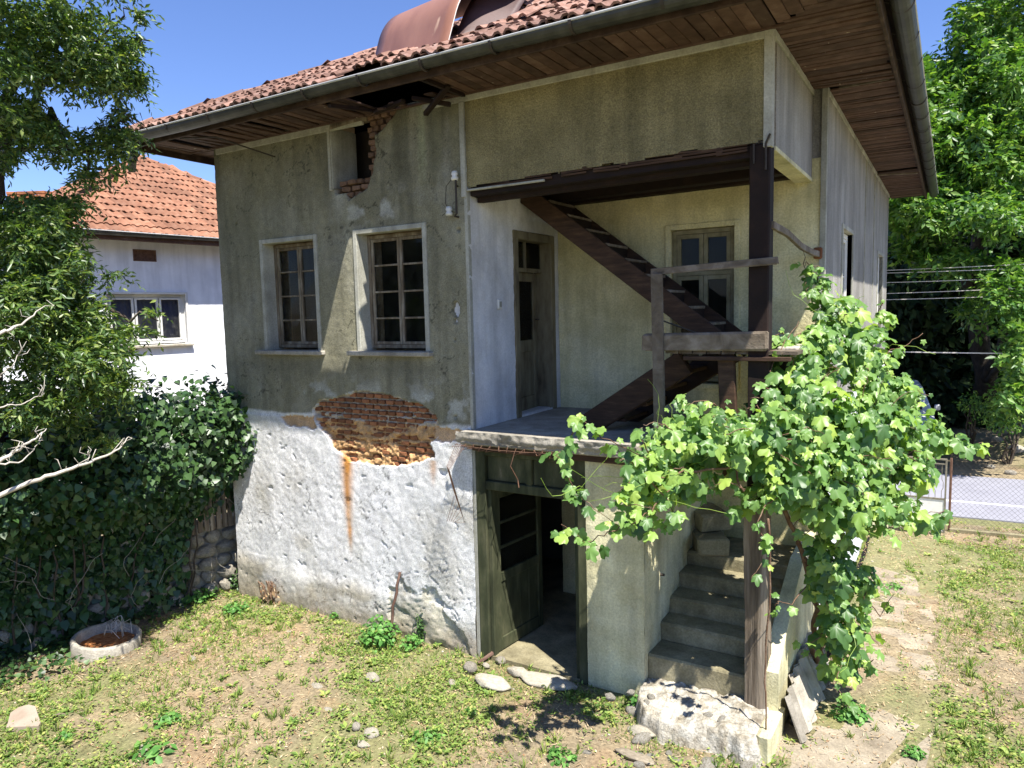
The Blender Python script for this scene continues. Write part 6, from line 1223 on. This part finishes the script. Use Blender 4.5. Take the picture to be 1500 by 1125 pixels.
m = MB(Tt); m.box(-.28, -.06, -.1, .1, -.1, .42, .01); m.build('gate_pier', MT['yellow'], gt)
fn_ = root('mesh_fence', 'sagging chain link fence on thin posts along the road', 'fence', (2.6, 6.5, GZ)); f0 = Vector((1.14, 6.15, GZ)); f1 = Vector((6.5, 6.68, GZ)); fd = (f1 - f0).normalized(); FL = (f1 - f0).length
Tf = Matrix(((fd.x, -fd.y, 0, f0.x), (fd.y, fd.x, 0, f0.y), (0, 0, 1, GZ), (0, 0, 0, 1)))
m = MB(Tf)
for k in range(-16, int(FL / .065)):
    a = k * .065; u0, z0, u1, z1 = a, .04, a + .92, .96
    if u0 < 0: z0 -= u0; u0 = 0
    if u1 > FL: z1 -= u1 - FL; u1 = FL
    if u1 > u0: m.tube([(u0, 0, z0), (u1, 0, z1)], .0013, 3, False); m.tube([(FL - u0, .002, z0), (FL - u1, .002, z1)], .0013, 3, False)
o = m.build('wire_mesh', MT['zinc'], fn_); o['kind'] = 'stuff'
for k in range(4): m = MB(Tf); m.tube([(k * 1.78, 0, -.1), (k * 1.78, 0, 1.02)], .016, 6); m.build('post', MT['rustiron'], fn_)
m = MB(Tf); m.box(0, FL, -.04, .04, -.1, .045, .006); m.build('kerb', MT['stepcon'], fn_)
# car
Tc = Matrix.Translation((.15, 10.9, GZ)) @ Matrix.Rotation(math.radians(6), 4, 'Z') @ Matrix.Translation((-.78, 0, 0))
car = root('parked_car', 'white parked car seen nose on behind the gate and the vine', 'car', Tc @ Vector((.78, 2, 0)))
prof = [(.0, .34), (-.02, .50), (.03, .66), (.12, .74), (.95, .88), (1.65, 1.36), (2.9, 1.38), (3.5, .98), (3.95, .92), (4.0, .40), (3.9, .26), (.1, .26)]
vs = []; secs = [(0.0, -.03, .93), (.06, -.005, 1.0), (.78, 0, 1.01), (1.50, -.005, 1.0), (1.56, -.03, .93)]
for xs, dz, sc in secs:
    for y, z in prof: vs.append((xs if z < .95 else .78 + (xs - .78) * .80, .06 + y * sc if y < 1 else y, z + dz))
n = len(prof); m = MB(Tc); m.add(vs, [(k * n + i, k * n + (i + 1) % n, (k + 1) * n + (i + 1) % n, (k + 1) * n + i) for k in range(4) for i in range(n)] + [tuple(range(n))[::-1], tuple(4 * n + i for i in range(n))]); m.build('body', MT['carpaint'], car)
m = MB(Tc); m.add([(.2, 1.02, .93), (1.36, 1.02, .93), (1.28, 1.62, 1.32), (.28, 1.62, 1.32)], [(0, 1, 2, 3)]); m.build('windscreen', MT['dark'], car)
m = MB(Tc); m.box(-.02, 1.58, -.06, .07, .32, .52, .02); m.build('bumper', MT['carpaint'], car)
m = MB(Tc); m.box(.42, 1.14, .035, .07, .56, .68, .006); m.build('grille', MT['black'], car)
for x in (.10, 1.20): m = MB(Tc); m.box(x, x + .26, .03, .08, .55, .69, .01); m.build('headlight', MT['chrome'], car)
for x in (.0, 1.48): m = MB(Tc); m.box(x, x + .08, .03, .10, .55, .68, .008); m.build('indicator', MT['orange'], car)
m = MB(Tc); m.box(.53, 1.03, -.075, -.061, .38, .48, .003); m.build('number_plate', MT['whitepaint'], car)
for x in (.0, 1.40):
    for y in (.75, 3.2):
        m = MB(Tc @ Matrix.Translation((x, y, .29)) @ Matrix.Rotation(math.pi / 2, 4, 'Y')); m.lathe([(0, -.01), (.27, -.01), (.29, .02), (.29, .16), (.27, .18), (0, .18)], (0, 0, 0), 20); wh = m.build('wheel', MT['rubber'], car, True)
for x in (-.10, 1.60): m = MB(Tc); m.box(x, x + .1, 1.15, 1.28, .90, 1.02, .02); m.build('wing_mirror', MT['carpaint'], car)
# bank stones
for k, (px, py, d, s) in enumerate(((1462, 650, 11.8, .10), (1472, 644, 12.0, .14), (1490, 660, 11.5, .12), (1452, 668, 11.6, .07), (1480, 676, 11.2, .08), (1498, 640, 12.2, .16), (1468, 632, 12.4, .09))):
    p = onZ(px, py, -1.86); zg = float(ground_h(p[0], p[1])); me = rock_mesh('bank_stone', MT['stone'], 300 + k, 2, .3); o = link('bank_stone', me, None, Matrix.Translation((p[0], p[1], zg + s * .4)) @ Matrix.Diagonal((s * 1.42, s, s * .8, 1))); tag(o, ['grey stone at the left of the sunlit bank beyond the road', 'large stone in the middle of the sunlit bank beyond the road', 'right hand stone low on the bank beyond the road', 'smallest stone at the left foot of the bank beyond the road', 'stone nearest the road below the bank stones', 'biggest stone at the far right top of the bank', 'highest small stone at the back of the bank'][k], 'stone', 'stones on the bank beyond the road')
# wires
def wire(px0, py0, px1, py1, d0, d1, label, r=.006):
    a = P(px0, py0, d0); b = P(px1, py1, d1); a2 = a + (a - b) * 2.5; b2 = b + (b - a) * 5; m = MB(); q = []
    for k in range(25): t = k / 24; p = a2 + (b2 - a2) * t; q.append(p - np.array([0, 0, 1]) * .35 * 4 * t * (1 - t) + np.array([0, 0, .35 * 4 * .36 * .64 * 1.02]))
    m.tube(q, r * 1.4, 4); o = m.build('power_line', MT['sheetedge'], None); base_at(o, a2); tag(o, label, 'wire', 'overhead wires beyond the house')
wire(1300, 399, 1500, 386, 13.5, 12.4, 'thin overhead wire, uppermost of the five close wires before the walnut', .006); wire(1300, 403, 1500, 392, 13.5, 12.4, 'thin overhead wire just under the uppermost, before the walnut', .006); wire(1300, 417, 1500, 406, 13.5, 12.4, 'thin overhead wire, third down of the five close wires'); wire(1300, 433, 1500, 421, 13.5, 12.4, 'thin overhead wire, fourth down of the five close wires'); wire(1300, 442, 1500, 432, 13.5, 12.4, 'thin overhead wire, lowest of the five close wires'); wire(1300, 518, 1500, 517, 13.5, 12.4, 'thicker single cable low across the dark woodland', .009)
# bent reinforcing wires under the slab
m = MB(); random.seed(31)
for k in range(13):
    x = -2.58 + k * .085; m.tube([(x, -.14, -.10), (x + random.uniform(-.05, .05), -.17, -.13 - random.random() * .03), (x + .09, -.16, -.12), (x + .07, -.12, -.10)], .0025, 3)
m.tube([(-2.6, -.16, -.11), (-2.2, -.18, -.125), (-1.8, -.16, -.12), (-1.5, -.17, -.11)], .003, 4); m.tube([(-1.98, -.17, -.12), (-2.02, -.18, -.25), (-2.0, -.10, -.38), (-1.98, -.12, -.44)], .004, 4)
for k in range(6): x = -2.60 + k * .02; m.tube([(x, -.14, -.11), (x - .05, -.22 - .02 * k, -.30), (x - .02, -.16, -.55 - .05 * k), (x - .08, -.2, -.8)], .0022, 3)
m.build('rebar_wire', MT['rustiron'], house)
for o in bpy.data.objects:
    if o.get('category') and o.parent is None and o.get('kind') is None and o.type == 'EMPTY': pass
